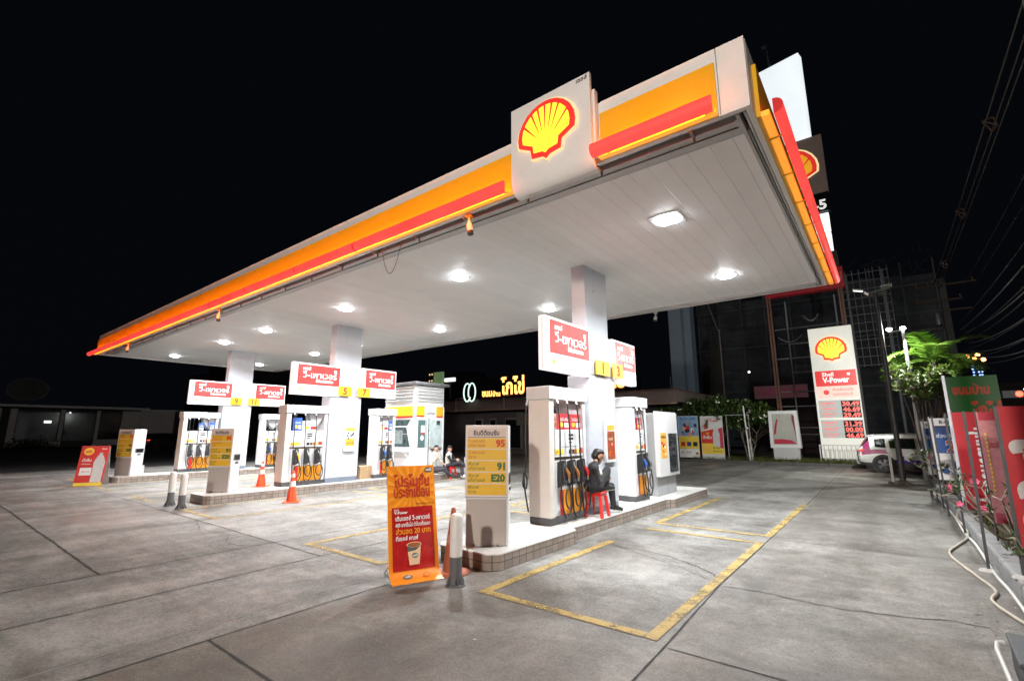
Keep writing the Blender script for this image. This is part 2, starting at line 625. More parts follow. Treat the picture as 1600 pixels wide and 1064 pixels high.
def emblem(mb, o, u, v, w, red_m, yel_m, depth=.05, rim=None):
    """w: full width; o: middle of the base"""
    s_ = w / 2
    u, v = Vector(u), Vector(v)
    n = u.cross(v).normalized()
    if rim:
        cx_, cy_ = 0, .85
        mb.prism([((a - cx_) * 1.07 * s_, ((b - cy_) * 1.07 + cy_) * s_) for a, b in SHELL], Vector(o), u, v, depth * .5, rim)
    mb.prism([(a * s_, b * s_) for a, b in SHELL], Vector(o) + n * depth * .5, u, v, depth * .5, red_m)
    inner = [(a * .84 * s_, ((b - .86) * .84 + .86) * s_) for a, b in SHELL]
    mb.flat(inner, Vector(o) + n * (depth + .003), u, v, yel_m)
    for k in range(-3, 4):
        t = k * .245
        r0 = .90
        tip = (math.sin(t) * .30 * s_, (.30 + .30 * math.cos(t)) * s_)
        end = (math.sin(t * 1.16) * .93 * s_, (.86 + math.cos(t * 1.16) * .80 - .02) * s_) if abs(k) < 3 else (math.sin(t * 1.25) * .95 * s_, (.78 + math.cos(t * 1.25) * .62) * s_)
        dx, dy = end[0] - tip[0], end[1] - tip[1]
        L = math.hypot(dx, dy)
        px, py = -dy / L * .035 * s_, dx / L * .035 * s_
        mb.flat([tip, (end[0] - px, end[1] - py), (end[0] + px, end[1] + py)][::1], Vector(o) + n * (depth + .006), u, v, red_m)


# lit sign faces
lit_white = M('lit_white_face', (.66, .66, .66), .4, emit=(1.0, .97, .96), es=.62, var=.02)
lit_red = M('lit_red_face', (.55, .03, .028), .4, emit=(1.0, .06, .05), es=.52, var=.02)
lit_text = M('lit_white_letters', (.9, .9, .9), .4, emit=(1, .95, .94), es=.75, var=.02)
lit_yellow = M('lit_yellow_face', (.8, .6, .05), .4, emit=(1.0, .58, .02), es=.85, var=.02)
emb_red = M('emblem_red_lit', (.5, .02, .02), .35, emit=(.9, .045, .03), es=.75, var=.03)
emb_yel = M('emblem_yellow_lit', (.8, .6, .05), .35, emit=(1.0, .80, .04), es=1.0, var=.03)
emb_rim = M('emblem_rim_lit', (.8, .7, .4), .4, emit=(1.0, .70, .32), es=.6, var=.02)
# ------------------------------------------------------------------ ground
g = MB()
gm = ground_mat()
g.add([(-160, -60, 0), (120, -60, 0), (120, 200, 0), (-160, 200, 0)], [(0, 1, 2, 3)], gm)
tag(g.build('ground'), kind='structure')


def ribbon(mb, pts, w, mat, z=.004, jag=0.0, sub=0.12, taper=False):
    P = [Vector((p[0], p[1], z)) for p in pts]
    Q = [P[0]]
    for a, b in zip(P, P[1:]):
        n = max(1, int((b - a).length / sub))
        for i in range(1, n + 1):
            Q.append(a.lerp(b, i / n))
    vs, fs = [], []
    off = 0
    for i, p in enumerate(Q):
        d = (Q[min(i + 1, len(Q) - 1)] - Q[max(i - 1, 0)]).normalized()
        q = Vector((-d.y, d.x, 0))
        off = off * .8 + random.uniform(-jag, jag)
        ww = w * random.uniform(.55, 1.3) if jag else w
        if taper:
            ww *= .25 + .75 * math.sin(math.pi * min(1, max(0, (i + .5) / len(Q))))
        vs += [p + q * (off - ww / 2), p + q * (off + ww / 2)]
    for i in range(len(Q) - 1):
        fs.append((2 * i, 2 * i + 2, 2 * i + 3, 2 * i + 1))
    mb.add(vs, fs, mat)


jm = M('joint_filler', (.022, .02, .018), .85, var=.3)
cm = M('crack_dirt', (.035, .032, .028), .9, var=.3)
pale = M('patched_mortar', (.26, .25, .23), .85, var=.15)
j = MB()
ribbon(j, [(-1.62, -1), (-1.60, 3.4), (-1.70, 5.9), (-1.72, 12.9), (-1.82, 28)], .018, jm, jag=.002)
ribbon(j, [(-1.6, 4.05), (1.0, 4.06)], .016, jm, jag=.002)
ribbon(j, [(-1.7, 8.88), (1.0, 9.02)], .012, jm, jag=.002)
ribbon(j, [(-1.75, 13.4), (1.0, 13.5)], .012, jm, jag=.002)
ribbon(j, [(-7.68, -1), (-7.72, 1.0), (-7.78, 3.4), (-7.75, 13), (-7.8, 27)], .022, jm, jag=.006)
ribbon(j, [(-6.25, -1), (-6.33, 1.0), (-6.43, 3.9), (-6.45, 13), (-6.45, 27)], .018, jm, jag=.003)
ribbon(j, [(-4.6, -1), (-4.66, 1.9), (-4.69, 3.0), (-4.67, 3.7)], .018, jm, jag=.003)
ribbon(j, [(-4.66, 1.86), (-1.62, 1.87)], .02, jm, jag=.002)
ribbon(j, [(-40, 1.78), (-7.72, 1.78)], .03, jm, jag=.006)
ribbon(j, [(-40, 3.9), (-6.43, 3.9)], .02, jm, jag=.004)
ribbon(j, [(-11.6, -1), (-11.3, 3.9)], .014, jm, jag=.003)
ribbon(j, [(-40, 15.2), (0.6, 15.2)], .016, jm, jag=.003)
ribbon(j, [(-40, 20.5), (0.6, 20.5)], .016, jm, jag=.003)
for xx in (-10.8, -16.5, -19.8, -23):
    ribbon(j, [(xx, 4), (xx, 27)], .014, jm, jag=.003)
tag(j.build('pavement_joint'), kind='structure')
ck = MB()
ribbon(ck, [(-3.54, 7.03), (-2.56, 6.84), (-1.85, 6.35), (-1.7, 5.91), (-1.2, 5.97), (-.53, 5.93), (-.1, 6.04), (.22, 6.17), (.5, 6.15)], .014, cm, jag=.014, sub=.05)
ribbon(ck, [(-3.6, 7.05), (-2.33, 6.42), (-1.75, 6.0)], .008, cm, jag=.012, sub=.05)
ribbon(ck, [(-11.06, 3.9), (-9.9, 3.6), (-8.93, 3.69), (-8.4, 3.45), (-7.9, 3.51)], .011, cm, jag=.02, sub=.05)
ribbon(ck, [(-.72, 3.2), (-.5, 3.4), (-.25, 3.45), (.1, 3.6)], .007, cm, jag=.014, sub=.04)
tag(ck.build('pavement_crack'), kind='structure')
pt_ = MB()
ribbon(pt_, [(-5.0, -1), (-5.0, .8), (-5.03, 1.4), (-4.98, 2.0), (-5.05, 3.1), (-4.95, 3.9)], .016, pale, z=.0035, jag=.012, sub=.06)
tag(pt_.build('mortar_seam'), kind='structure')

yl = worn_paint('worn_yellow_paint', (.42, .295, .085))
yd = worn_paint('faded_yellow_paint', (.46, .35, .14))
b = MB()


def line(x0, x1, y0, y1, mat=yl, z=.008):
    b.add([(x0, y0, z), (x1, y0, z), (x1, y1, z), (x0, y1, z)], [(0, 1, 2, 3)], mat)


for X0, mt in ((0, yl), (-8.95, yd), (-16.8, yd)):
    for yy, ye in ((4.12, 8.55), (9.05, 13.4)):
        line(X0 - 3.70, X0 - 3.58, yy, ye - (1.3 if yy < 5 else 0), mt)
        line(X0 - 1.82, X0 - 1.71, yy, ye, mt)
        line(X0 - 3.58, X0 - 1.83, (yy if yy < 5 else yy - .02), (yy if yy < 5 else yy - .02) + .11, mt)
    line(X0 - 3.58, X0 - 1.83, 8.42, 8.53, mt)
    for yy, ye in ((4.12, 8.55), (9.05, 13.4)):
        line(X0 - 5.50, X0 - 5.40, yy, ye, mt)
        line(X0 - 7.30, X0 - 7.18, yy, ye, mt)
        line(X0 - 7.18, X0 - 5.50, yy, yy + .11, mt)
    line(X0 - 7.18, X0 - 5.50, 8.42, 8.53, mt)
tag(b.build('bay_marking'), kind='structure')

# far side: planting strip at the back and along the right, with kerbs
rd = MB()
rd.add([(-160, -60, .005), (-29.5, -60, .005), (-29.5, 200, .005), (-160, 200, .005)], [(0, 1, 2, 3)], M('asphalt', (.045, .044, .043), .8, var=.35, scale=.5, bump=.3))
tag(rd.build('side_road'), kind='structure')
strip = MB()
soil = M('planting_soil', (.06, .045, .03), .95, var=.5, scale=5, bump=.6)
strip.box(-13, -1.2, 28.2, 40, -.3, .13, soil)
strip.box(1.08, 5.2, 3.0, 22, -.3, .14, soil)
tag(strip.build('planting_strip'), kind='structure')
kb = MB()
kc = M('kerb_concrete', (.24, .24, .235), .75, var=.25, scale=5, bump=.4, grime=.4)
for i in range(17):
    y0 = 2.9 + i * 1.08
    kb.box(.86, 1.08, y0, y0 + 1.065, -.2, .19 + random.uniform(-.008, .008), kc)
tag(kb.build('planter_kerb', bevel=.035), kind='structure')
kb = MB()
for i in range(8):
    kb.box(-13 + i * 1.5, -13 + i * 1.5 + 1.485, 28.0, 28.2, -.2, .15, M('kerb_dark', (.09, .085, .08), .8, var=.3))
tag(kb.build('back_kerb', bevel=.02), kind='structure')


def grass(name, n, area, h, mat):
    mb = MB()
    for _ in range(n):
        x, y, z = area()
        a = random.uniform(0, 6.28)
        hh = h * random.uniform(.5, 1.3)
        w = .007
        dx, dy = math.cos(a), math.sin(a)
        lean = random.uniform(.1, .7) * hh
        b0 = Vector((x, y, z))
        q = Vector((-dy, dx, 0)) * w
        t = b0 + Vector((dx * lean, dy * lean, hh))
        mid = b0 + Vector((dx * lean * .3, dy * lean * .3, hh * .6))
        mb.add([b0 - q, b0 + q, mid + q * .8, mid - q * .8, t], [(0, 1, 2, 3), (3, 2, 4)], mat)
    return tag(mb.build(name), kind='stuff')


gl = leafmat('grass_blades', (.05, .075, .012), (.13, .13, .025))
grass('grass', 5200, lambda: (random.uniform(1.1, 2.9), random.uniform(5, 18), .13), .10, gl)
grass('verge_grass', 3600, lambda: (random.uniform(-9, -1.4), random.uniform(28.25, 29.5), .12), .22, gl)

# ------------------------------------------------------------------ pump islands
ktile = tilemat('kerb_tiles', (.33, .27, .23), (.09, .08, .07), .155, .10)
ktop = M('island_concrete', (.50, .49, .46), .6, var=.14, scale=2.2, bump=.15, grime=.35)
kedge = M('island_edge_strip', (.66, .65, .62), .5, var=.08, scale=6, grime=.3)
ISL = (0.0, -8.95, -16.8)
ilab = ('tiled kerb island carrying pumps 1 and 3 nearest the camera', 'tiled kerb island carrying pumps 5 and 7 and the cashier booth', 'tiled kerb island farthest left under the canopy end')
for X0, lb in zip(ISL, ilab):
    t = thing('pump_island', lb, 'kerb island', (X0, 0, 0), group='pump islands')
    c_ = .12
    out = [(-5.06 + c_, 4.76), (-4.0 - c_, 4.76), (-4.0, 4.76 + c_), (-4.0, 6.72), (-4.13, 6.86), (-4.13, 10.95), (-4.0, 11.08), (-4.0, 13.55), (-4.12, 13.68), (-4.94, 13.68), (-5.06, 13.55),
           (-5.06, 11.08), (-4.95, 10.95), (-4.95, 6.86), (-5.06, 6.72), (-5.06, 4.76 + c_)]
    if X0 == ISL[1]:
        out = out[:7] + [(-4.0, 14.4), (-6.4, 14.4), (-6.4, 11.0), (-5.06, 11.0)] + out[11 + 1:]
    k = MB()
    k.prism(out, (0, 0, -.1), X, Y, .285, ktop, ktile)
    k.build('tiled_kerb', t)
    k = MB()
    cx_ = sum(p[0] for p in out) / len(out)
    cy_ = sum(p[1] for p in out) / len(out)
    k.prism([(p[0] + (.006 if p[0] > -4.5 else -.006), p[1] + (.006 if p[1] > 9 else -.006)) for p in out], (0, 0, .185), X, Y, .016, ktop, kedge)
    k.build('top_slab', t)

# ------------------------------------------------------------------ canopy
can = thing('canopy', 'long flat filling station canopy with yellow and red lit fascia', 'canopy', (-13.8, 8.8, 0))
CX, CY = 13.8, -8.8


def cp(mb, name, bevel=0, parent=None):
    return mb.build(name, parent or can, bevel, loc=(CX, CY, 0) if parent is None else None)


x0, x1, y0, y1 = -26.85, -.73, 4.93, 12.75
ceil_m = plank_mat('ceiling_strips', (.90, .90, .89), .26, 0)
fasc = M('fascia_white', (.80, .78, .755), .4, var=.04, scale=1.2, grime=.12)
gut = M('gutter_grey', (.50, .50, .49), .5, var=.1, grime=.3)
m_ = MB()
m_.box(x0 + .12, x1 - .12, y0 + .55, y1 - .12, 5.06, 5.12, ceil_m)
cp(m_, 'ceiling')
m_ = MB()
m_.box(x0 + .1, x1 - .1, y0 + .1, y1 - .1, 5.62, 5.70, M('roof_sheet', (.3, .3, .3), .5, .3))
cp(m_, 'roof')
# front fascia box with panel joints, end fascia, rear trim
m_ = MB()
xs = [x0, -20.3, -13.7, -9.4, -6.3, -3.78]
for a, c in zip(xs, xs[1:]):
    m_.box(a + .003, c - .003, y0, y0 + .06, 5.0, 5.83, fasc)
for a, c in ((-2.42, -1.02), (-1.02, x1)):
    m_.box(a + .003, c - .003, y0, y0 + .06, 5.0, 5.83, fasc)
m_.box(-3.78, -2.42, y0 + .01, y0 + .06, 5.0, 5.83, fasc)
cp(m_, 'front_fascia', .004)
m_ = MB()
m_.box(x1 - .06, x1, y0 + .06, y1, 5.0, 5.83, fasc)
m_.box(x0, x0 + .06, y0 + .06, y1, 5.0, 5.83, fasc)
m_.box(x0 + .06, x1 - .06, y1 - .06, y1, 5.0, 5.83, fasc)
cp(m_, 'end_fascia', .004)
m_ = MB()
m_.box(x0 + .4, x1 - .17, y0 + .22, y0 + .50, 5.03, 5.12, gut)
m_.box(x0 + .4, x1 - .2, y0 + .20, y0 + .219, 5.0, 5.14, gut)
m_.box(x0 + .4, x1 - .2, y0 + .36, y0 + .372, 5.015, 5.029, mgrey)
m_.box(x0 + .3, x1 - .13, y0 + .51, y0 + .549, 5.035, 5.13, lgrey)
m_.box(x0 + .1, x1 - .1, y0 + .07, y0 + .54, 5.16, 5.18, dgrey)
m_.box(x0 + .06, x1 - .06, y0 + .062, y0 + .075, 5.0, 5.02, steel)
m_.box(x1 - .17, x1 - .135, y0 + .1, y1 - .1, 5.0, 5.10, gut)
m_.box(x1 - .09, x1 - .066, y0 + .1, y1 - .1, 5.0, 5.05, gut)
m_.box(x0 + .1, x1 - .2, y1 - .2, y1 - .065, 5.0, 5.09, lgrey)
for i in range(22):
    xx = x0 + .9 + i * 1.17
    m_.box(xx, xx + .035, y0 + .065, y0 + .20, 4.975, 5.0, mgrey)
    m_.box(xx + .01, xx + .03, y0 + .18, y0 + .20, 4.93, 4.99, dgrey)
cp(m_, 'gutter')

ypan = M('fascia_yellow', (.78, .43, .015), .38, var=.05, grime=.1)
bar_m = M('red_light_bar', (.5, .03, .03), .65, emit=(1.0, .075, .06), es=1.12, var=.03, scale=.9, evar=.45)
bar_d = M('bar_seam', (.35, .008, .01), .5, emit=(.7, .012, .014), es=.5)
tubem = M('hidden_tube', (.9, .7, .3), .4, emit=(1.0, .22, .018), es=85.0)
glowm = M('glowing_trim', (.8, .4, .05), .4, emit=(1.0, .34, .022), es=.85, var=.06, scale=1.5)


def lightbar(mb, a, c_, n=14, r=.088, seams=()):
    """half-round translucent cover from a to c_, standing off the panel"""
    a, c_ = Vector(a), Vector(c_)
    out = Vector((0, -1, 0)) if abs(a.x - c_.x) > .1 else Vector((1, 0, 0))
    ring = lambda p, rr: [p + out * math.cos(R(t)) * rr + Z * math.sin(R(t)) * rr for t in range(-96, 97, 12)]

    def shell(p, q, rr, mat):
        A, B = ring(p, rr), ring(q, rr)
        k = len(A)
        mb.add(A + B, [(i, i + 1, k + i + 1, k + i) for i in range(k - 1)], mat, True)
    shell(a, c_, r, bar_m)
    d = (c_ - a).normalized()
    for p, mt in ((a, bar_d), (c_, bar_m)):
        mb.add(ring(p, r), [tuple(range(17))], mt)
    for f in seams:
        p = a.lerp(c_, f)
        shell(p - d * .02, p + d * .02, r + .004, bar_d)


def front_set(xa, xb, seams):
    m_ = MB()
    m_.prism([(xa, 5.64), (xa, 5.03), (xb, 5.03), (xb, 5.64)], (0, y0 - .025, 0), X, Z, .025 + .0, ypan) if False else m_.box(xa, xb, y0 - .035, y0 - .003, 5.0, 5.64, ypan)
    pan = cp(m_, 'yellow_panel')
    m_ = MB()
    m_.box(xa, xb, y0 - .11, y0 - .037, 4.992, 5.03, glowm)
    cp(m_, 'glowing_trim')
    m_ = MB()
    m_.tube([(xa + .05, y0 - .19, 5.0), (xb - .1, y0 - .19, 5.0)], .016, tubem, 6)
    cp(m_, 'fluorescent_tube')
    m_ = MB()
    lightbar(m_, (xa, y0 - .26, 5.002), (xb + .0, y0 - .26, 5.002), seams=seams)
    cp(m_, 'light_bar')
    m_ = MB()
    for i in range(int((xb - xa) / 1.2) + 1):
        xx = min(xa + .15 + i * 1.2, xb - .1)
        m_.bar((xx, y0 - .10, 5.01), (xx, y0 - .25, 4.975), .022, .014, mgrey)
    cp(m_, 'bar_bracket')


front_set(-26.83, -3.78, (.02, .09, .12, .175, .19, .26, .37, .47, .57, .66, .76, .85))
front_set(-2.42, -1.04, ())
m_ = MB()
m_.box(x1 + .003, x1 + .045, 5.2, y1 - .05, 5.0, 5.64, ypan)
cp(m_, 'yellow_panel')
m_ = MB()
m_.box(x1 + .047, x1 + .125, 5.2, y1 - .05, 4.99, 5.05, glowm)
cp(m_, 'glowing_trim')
m_ = MB()
for i in range(8):
    yy = 5.7 + i * .98
    m_.bar((x1 + .02, yy, 4.98), (x1 + .17, yy, 5.0), .032, .012, ypan)
cp(m_, 'bar_bracket')
m_ = MB()
lightbar(m_, (x1 + .17, 5.22, 5.08), (x1 + .17, y1 - .02, 5.08), seams=(.45, .75))
cp(m_, 'light_bar')

# emblem board: bent sheet, curving back at the bottom
m_ = MB()
prof = [(.155, 6.2), (.155, 5.12)] + [(.155 - .16 * (1 - math.cos(a)), 5.12 - .22 * math.sin(a)) for a in [R(t) for t in range(10, 91, 10)]]
prof = [(y0 - .0 - p, z) for p, z in prof]
th = .05
vs, fs = [], []
bx0, bx1 = -3.74, -2.48
for (yy, zz) in prof:
    vs += [(bx0, yy, zz), (bx1, yy, zz), (bx0, yy + th, zz), (bx1, yy + th, zz)]
n_ = len(prof)
for i in range(n_ - 1):
    a = i * 4
    fs += [(a, a + 4, a + 5, a + 1), (a + 2, a + 3, a + 7, a + 6), (a, a + 2, a + 6, a + 4), (a + 1, a + 5, a + 7, a + 3)]
fs += [(0, 1, 3, 2)]
m_.add(vs, fs, fasc)
m_.box(bx0 + .05, bx1 + .03, y0 - .09, y0 - .01, 5.05, 5.98, fasc)
m_.text('เชลล์', (bx1 - .03, y0 - .155, 6.12), X, Z, .085, ptext_bk, align='RIGHT', bold=.02, res=2)
sb = cp(m_, 'sign_board')
m_ = MB()
emblem(m_, (-3.13, y0 - .156, 5.27), X, Z, .90, emb_red, emb_yel, .05, emb_rim)
o_ = m_.build('emblem', sb)

# downlights
lens = M('led_lens', (.9, .9, .9), .3, emit=(.93, .97, 1.0), es=80.0)
lamps = [(-2.42, 7.18), (-2.42, 10.72), (-7.1, 7.2), (-7.1, 10.76), (-11.5, 7.22), (-11.5, 10.78), (-16.2, 7.22), (-16.2, 10.8), (-19.6, 7.24), (-19.5, 10.86), (-24.9, 7.24), (-24.9, 10.94)]
place = ['near the right end of the canopy, front row', 'at the right end of the canopy, rear row', 'just left of the emblem board, front row', 'between the emblem board and the first column, rear row', 'front row before the middle column', 'rear row right of the middle column',
         'front row past the middle column', 'rear row hidden behind the middle column', 'front row before the far column', 'rear row between far and middle columns', 'front row at the far left end', 'rear row at the far left end']
for i, ((lx, ly), pl) in enumerate(zip(lamps, place)):
    t = thing('ceiling_light', ('square' if i == 0 else 'bright') + ' downlight in the canopy ceiling, ' + pl, 'ceiling light', (lx, ly, 5.06), rz=R(0), group='canopy downlights')
    m_ = MB()
    fr = .24 if i == 0 else .17
    if i:
        m_.lathe((0, 0, 0), [(.215, -.010), (.22, -.001)], white, 28)
    for a, c, d, e in () if i else ((-fr, fr, -fr, -.14), (-fr, fr, .14, fr), (-fr, -.14, -.14, .14), (.14, fr, -.14, .14)):
        m_.box(a, c, d, e, -.012, -.001, white)
    m_.build('frame', t)
    m_ = MB()
    if i == 0:
        m_.box(-.137, .137, -.137, .137, -.045, -.002, lens)
    else:
        m_.lathe((0, 0, 0), [(.03, -.062), (.10, -.058), (.15, -.042), (.172, -.02), (.175, -.002)], lens, 24)
    m_.build('lens', t, .02 if i == 0 else 0)
    area_lamp('lamp', t, (0, 0, -.07), LAMP_W, .26, (.93, .97, 1.0), 146, shape='SQUARE')

# cameras under the canopy edge
for (px, py), lb in zip([(-4.75, 5.0), (-14.1, 5.0), (-22.4, 4.98), (-4.8, 12.72)], ('white security camera under the canopy edge left of the emblem board', 'small security camera under the front edge above the middle lane', 'small security camera under the front edge near the far left end', 'small security camera under the rear edge right of the first column')):
    t = thing('security_camera', lb, 'security camera', (px, py, 4.99), R(20), 'security cameras under the canopy')
    m_ = MB()
    m_.box(-.05, .05, -.04, .06, -.03, -.001, orange if py < 8 else white)
    m_.tube([(0, 0, -.03), (0, .0, -.10)], .016, white, 8)
    m_.build('bracket', t)
    m_ = MB()
    a, c = Vector((0, 0, -.09)), Vector((.05, -.05, -.33)) if py < 8 else Vector((-.03, -.02, -.26))
    m_.tube([a, a.lerp(c, .25), a.lerp(c, .27), a.lerp(c, .82)], [.022, .03, .045, .047], white, 12)
    m_.tube([a.lerp(c, .82), c], [.05, .05], black, 12)
    m_.build('body', t)
w_ = MB()
w_.tube([(-6.9 + .55 * f, 4.98, 4.99 - .55 * math.sin(math.pi * f) ** .8) for f in [i / 14 for i in range(15)]], .006, black, 5)
tag(w_.build('loose_cable'), 'thin loose cable loop sagging from the canopy front edge', 'cable')

# ------------------------------------------------------------------ columns
clab = ('white clad canopy column beside pump 1', 'white clad middle canopy column beside the cardboard box', 'white clad canopy column at the far left island')
for X0, lb, ys in zip(ISL, clab, (0, 0, 0)):
    t = thing('canopy_column', lb, 'column', (X0 - 4.68, 8.65, .2), group='canopy columns')
    m_ = MB()
    m_.box(-.24, .24, -.57, .53, .12, 2.58, white2)
    m_.build('lower_cladding', t, .02)
    m_ = MB()
    m_.box(-.235, .235, -.565, .525, .0, .12, M('plinth_blue_grey', (.16, .19, .24), .4, var=.12, grime=.2))
    m_.build('plinth', t, .01)
    m_ = MB()
    m_.box(-.21, .23, -.50, .50, 2.585, 3.42, white2)
    m_.build('middle_cladding', t, .015)
    m_ = MB()
    m_.box(-.17, .14, -.45, .52, 3.425, 4.862, white2)
    m_.build('upper_cladding', t, .015)

# ------------------------------------------------------------------ hanging price-brand signs and number tags
def vsign(label, loc, L, h=.94):
    """double lit box; front faces +x, local y runs along the face"""
    t = thing('brand_sign', label, 'sign', loc, group='lit red and white signs by the columns')
    m_ = MB()
    m_.box(-.055, 0, 0, L, 0, h, lit_white)
    m_.build('front_box', t, .012)
    m_ = MB()
    m_.box(-.13, -.075, 0, L, .0, h, lit_white)
    m_.build('rear_box', t, .012)
    m_ = MB()
    m_.box(-.075, -.055, .03, L - .03, .03, h - .03, dgrey)
    m_.build('frame', t)
    m_ = MB()
    f = ((.001, 0, 0), Y, Z)
    m_.rect(*f, L * .10, L * .972, h * .325, h * .95, lit_red, .004)
    m_.build('red_panel', t)
    m_ = MB()
    m_.text('เชลล์', *f, .13, lit_text, x=L * .20, y=h * .78, bold=.005, d=.008, res=2)
    m_.text('วี-เพาเวอร์', *f, .25, lit_text, x=L * .20, y=h * .545, bold=.0, d=.008, res=4, fit=L * .70)
    m_.text('น้ำมันแห่งสมรรถนะ', *f, .12, lit_text, x=L * .83, y=h * .415, align='RIGHT', bold=.01, d=.008, res=1, fit=L * .36)
    m_.ell(*f, L * .865, h * .80, .048, .048, lit_text, .008, 16)
    m_.ell(*f, L * .865, h * .80, .018, .018, lit_red, .012, 10)
    m_.build('lettering', t)
    m_ = MB()
    xx = L * .17 if 'first' in label or 'left' in label else L * .93
    emblem(m_, (.001, xx, h * .12), Y, Z, .10, lit_yellow, lit_yellow, .008)
    m_.build('small_emblem', t)


vs_lab = [('left sign on the first column, above pump 1', 'right sign on the first column, above pump 3'), ('left sign on the middle column, above pump 5', 'right sign on the middle column, above pump 7'), ('left sign on the far column', 'right sign on the far column')]
for X0, (a, c), L2, z2 in zip(ISL, vs_lab, (1.15, 1.38, 1.42), (2.70, 2.81, 2.79)):
    vsign('lit red and white ' + a, (X0 - 4.40, 6.52 if X0 == 0 else 6.80, 2.72 if X0 == 0 else 2.76), 1.57)
    vsign('lit red and white ' + c, (X0 - 4.44, 9.16, z2), L2)
ytag = M('tag_yellow', (.78, .44, .015), .4, emit=(1, .50, .015), es=.12)
for X0, nums in zip(ISL, (('1', '3'), ('5', '7'), ('9', '11'))):
    for n, yy in zip(nums, (8.30, 9.00)):
        w = .56 if n == '1' else .46
        t = thing('number_tag', f'yellow number plate reading {n} on the column', 'number plate', (X0 - 4.38 if n in '159' else X0 - 4.36, yy, 2.80), group='pump number plates')
        m_ = MB()
        m_.box(-.025, 0, 0, w, 0, .29, ytag)
        m_.text(n, (0, w * .5, .045), Y, Z, .29, ptext_red, align='CENTER', bold=.04, d=.004)
        m_.build('plate', t)

# framed posters on the columns
for X0, kind in zip(ISL[:2], (0, 1)):
    t = thing('framed_poster', 'framed ' + ('red and brown coffee poster on the first column' if kind == 0 else 'yellow promotion poster on the middle column'), 'poster', (X0 - 4.405, 8.62, 1.10))
    m_ = MB()
    m_.box(-.033, .02, -.02, .40, 0, .84, white)
    m_.build('frame', t, .006)
    m_ = MB()
    f = ((.021, 0, 0), Y, Z)
    warm = M('poster_brown', (.30, .07, .03), .4, var=.7, scale=14)
    yel_ = M('poster_amber', (.80, .42, .05), .4, var=.2, scale=10)
    m_.rect(*f, .03, .35, .62, .72, yel_, .002)
    if kind == 0:
        m_.rect(*f, .03, .35, .06, .60, warm, .002)
        for i in range(7):
            m_.ell(*f, random.uniform(.08, .30), random.uniform(.1, .5), .035, .03, random.choice([ptext_red, ptext_or, M('poster_cream', (.7, .5, .3), .5)]), .003 + i * .0004, 12)
        m_.text('คาเฟ่', *f, .09, M('poster_cream', (.7, .5, .3), .5), x=.07, y=.42, d=.008, bold=.02, res=1)
    else:
        m_.rect(*f, .03, .35, .40, .60, M('poster_pale', (.62, .66, .70), .4, var=.2, scale=12), .002)
        m_.rect(*f, .03, .35, .16, .38, yel_, .002)
        for i in range(8):
            m_.ell(*f, random.uniform(.06, .32), random.uniform(.38, .56), .028, .028, random.choice([ptext_red, ptext_bk, ptext_or]), .004 + i * .0004, 10)
        m_.text('แลก 2 ต่อ', *f, .07, ptext_red, x=.06, y=.23, d=.006, bold=.02, res=1)
    m_.build('print', t)
# ------------------------------------------------------------------ fuel pumps
def arc(pts, n=7):
    """Catmull-Rom through points"""
    P = [Vector(p) for p in pts]
    P = [P[0] * 2 - P[1]] + P + [P[-1] * 2 - P[-2]]
    out = []
    for i in range(1, len(P) - 2):
        for k in range(n):
            t = k / n
            a, b_, c, d = P[i - 1], P[i], P[i + 1], P[i + 2]
            out.append(.5 * ((2 * b_) + (-a + c) * t + (2 * a - 5 * b_ + 4 * c - d) * t * t + (-a + 3 * b_ - 3 * c + d) * t ** 3))
    out.append(P[-2])
    return out


NOZ = {'brown': M('nozzle_brown', (.32, .13, .035), .4), 'red': M('nozzle_red', (.55, .03, .03), .4), 'yellow': M('nozzle_yellow', (.72, .45, .02), .4), 'blue': M('nozzle_blue', (.04, .14, .5), .4),
       'grey': M('nozzle_grey', (.16, .16, .17), .4), 'silver': steel}
hoodm = M('hood_grey', (.42, .42, .43), .4, var=.06)
stick_y = M('sticker_yellow', (.85, .62, .06), .45, var=.05)
boot_m = M('nozzle_boot', (.03, .03, .033), .4, var=.2)


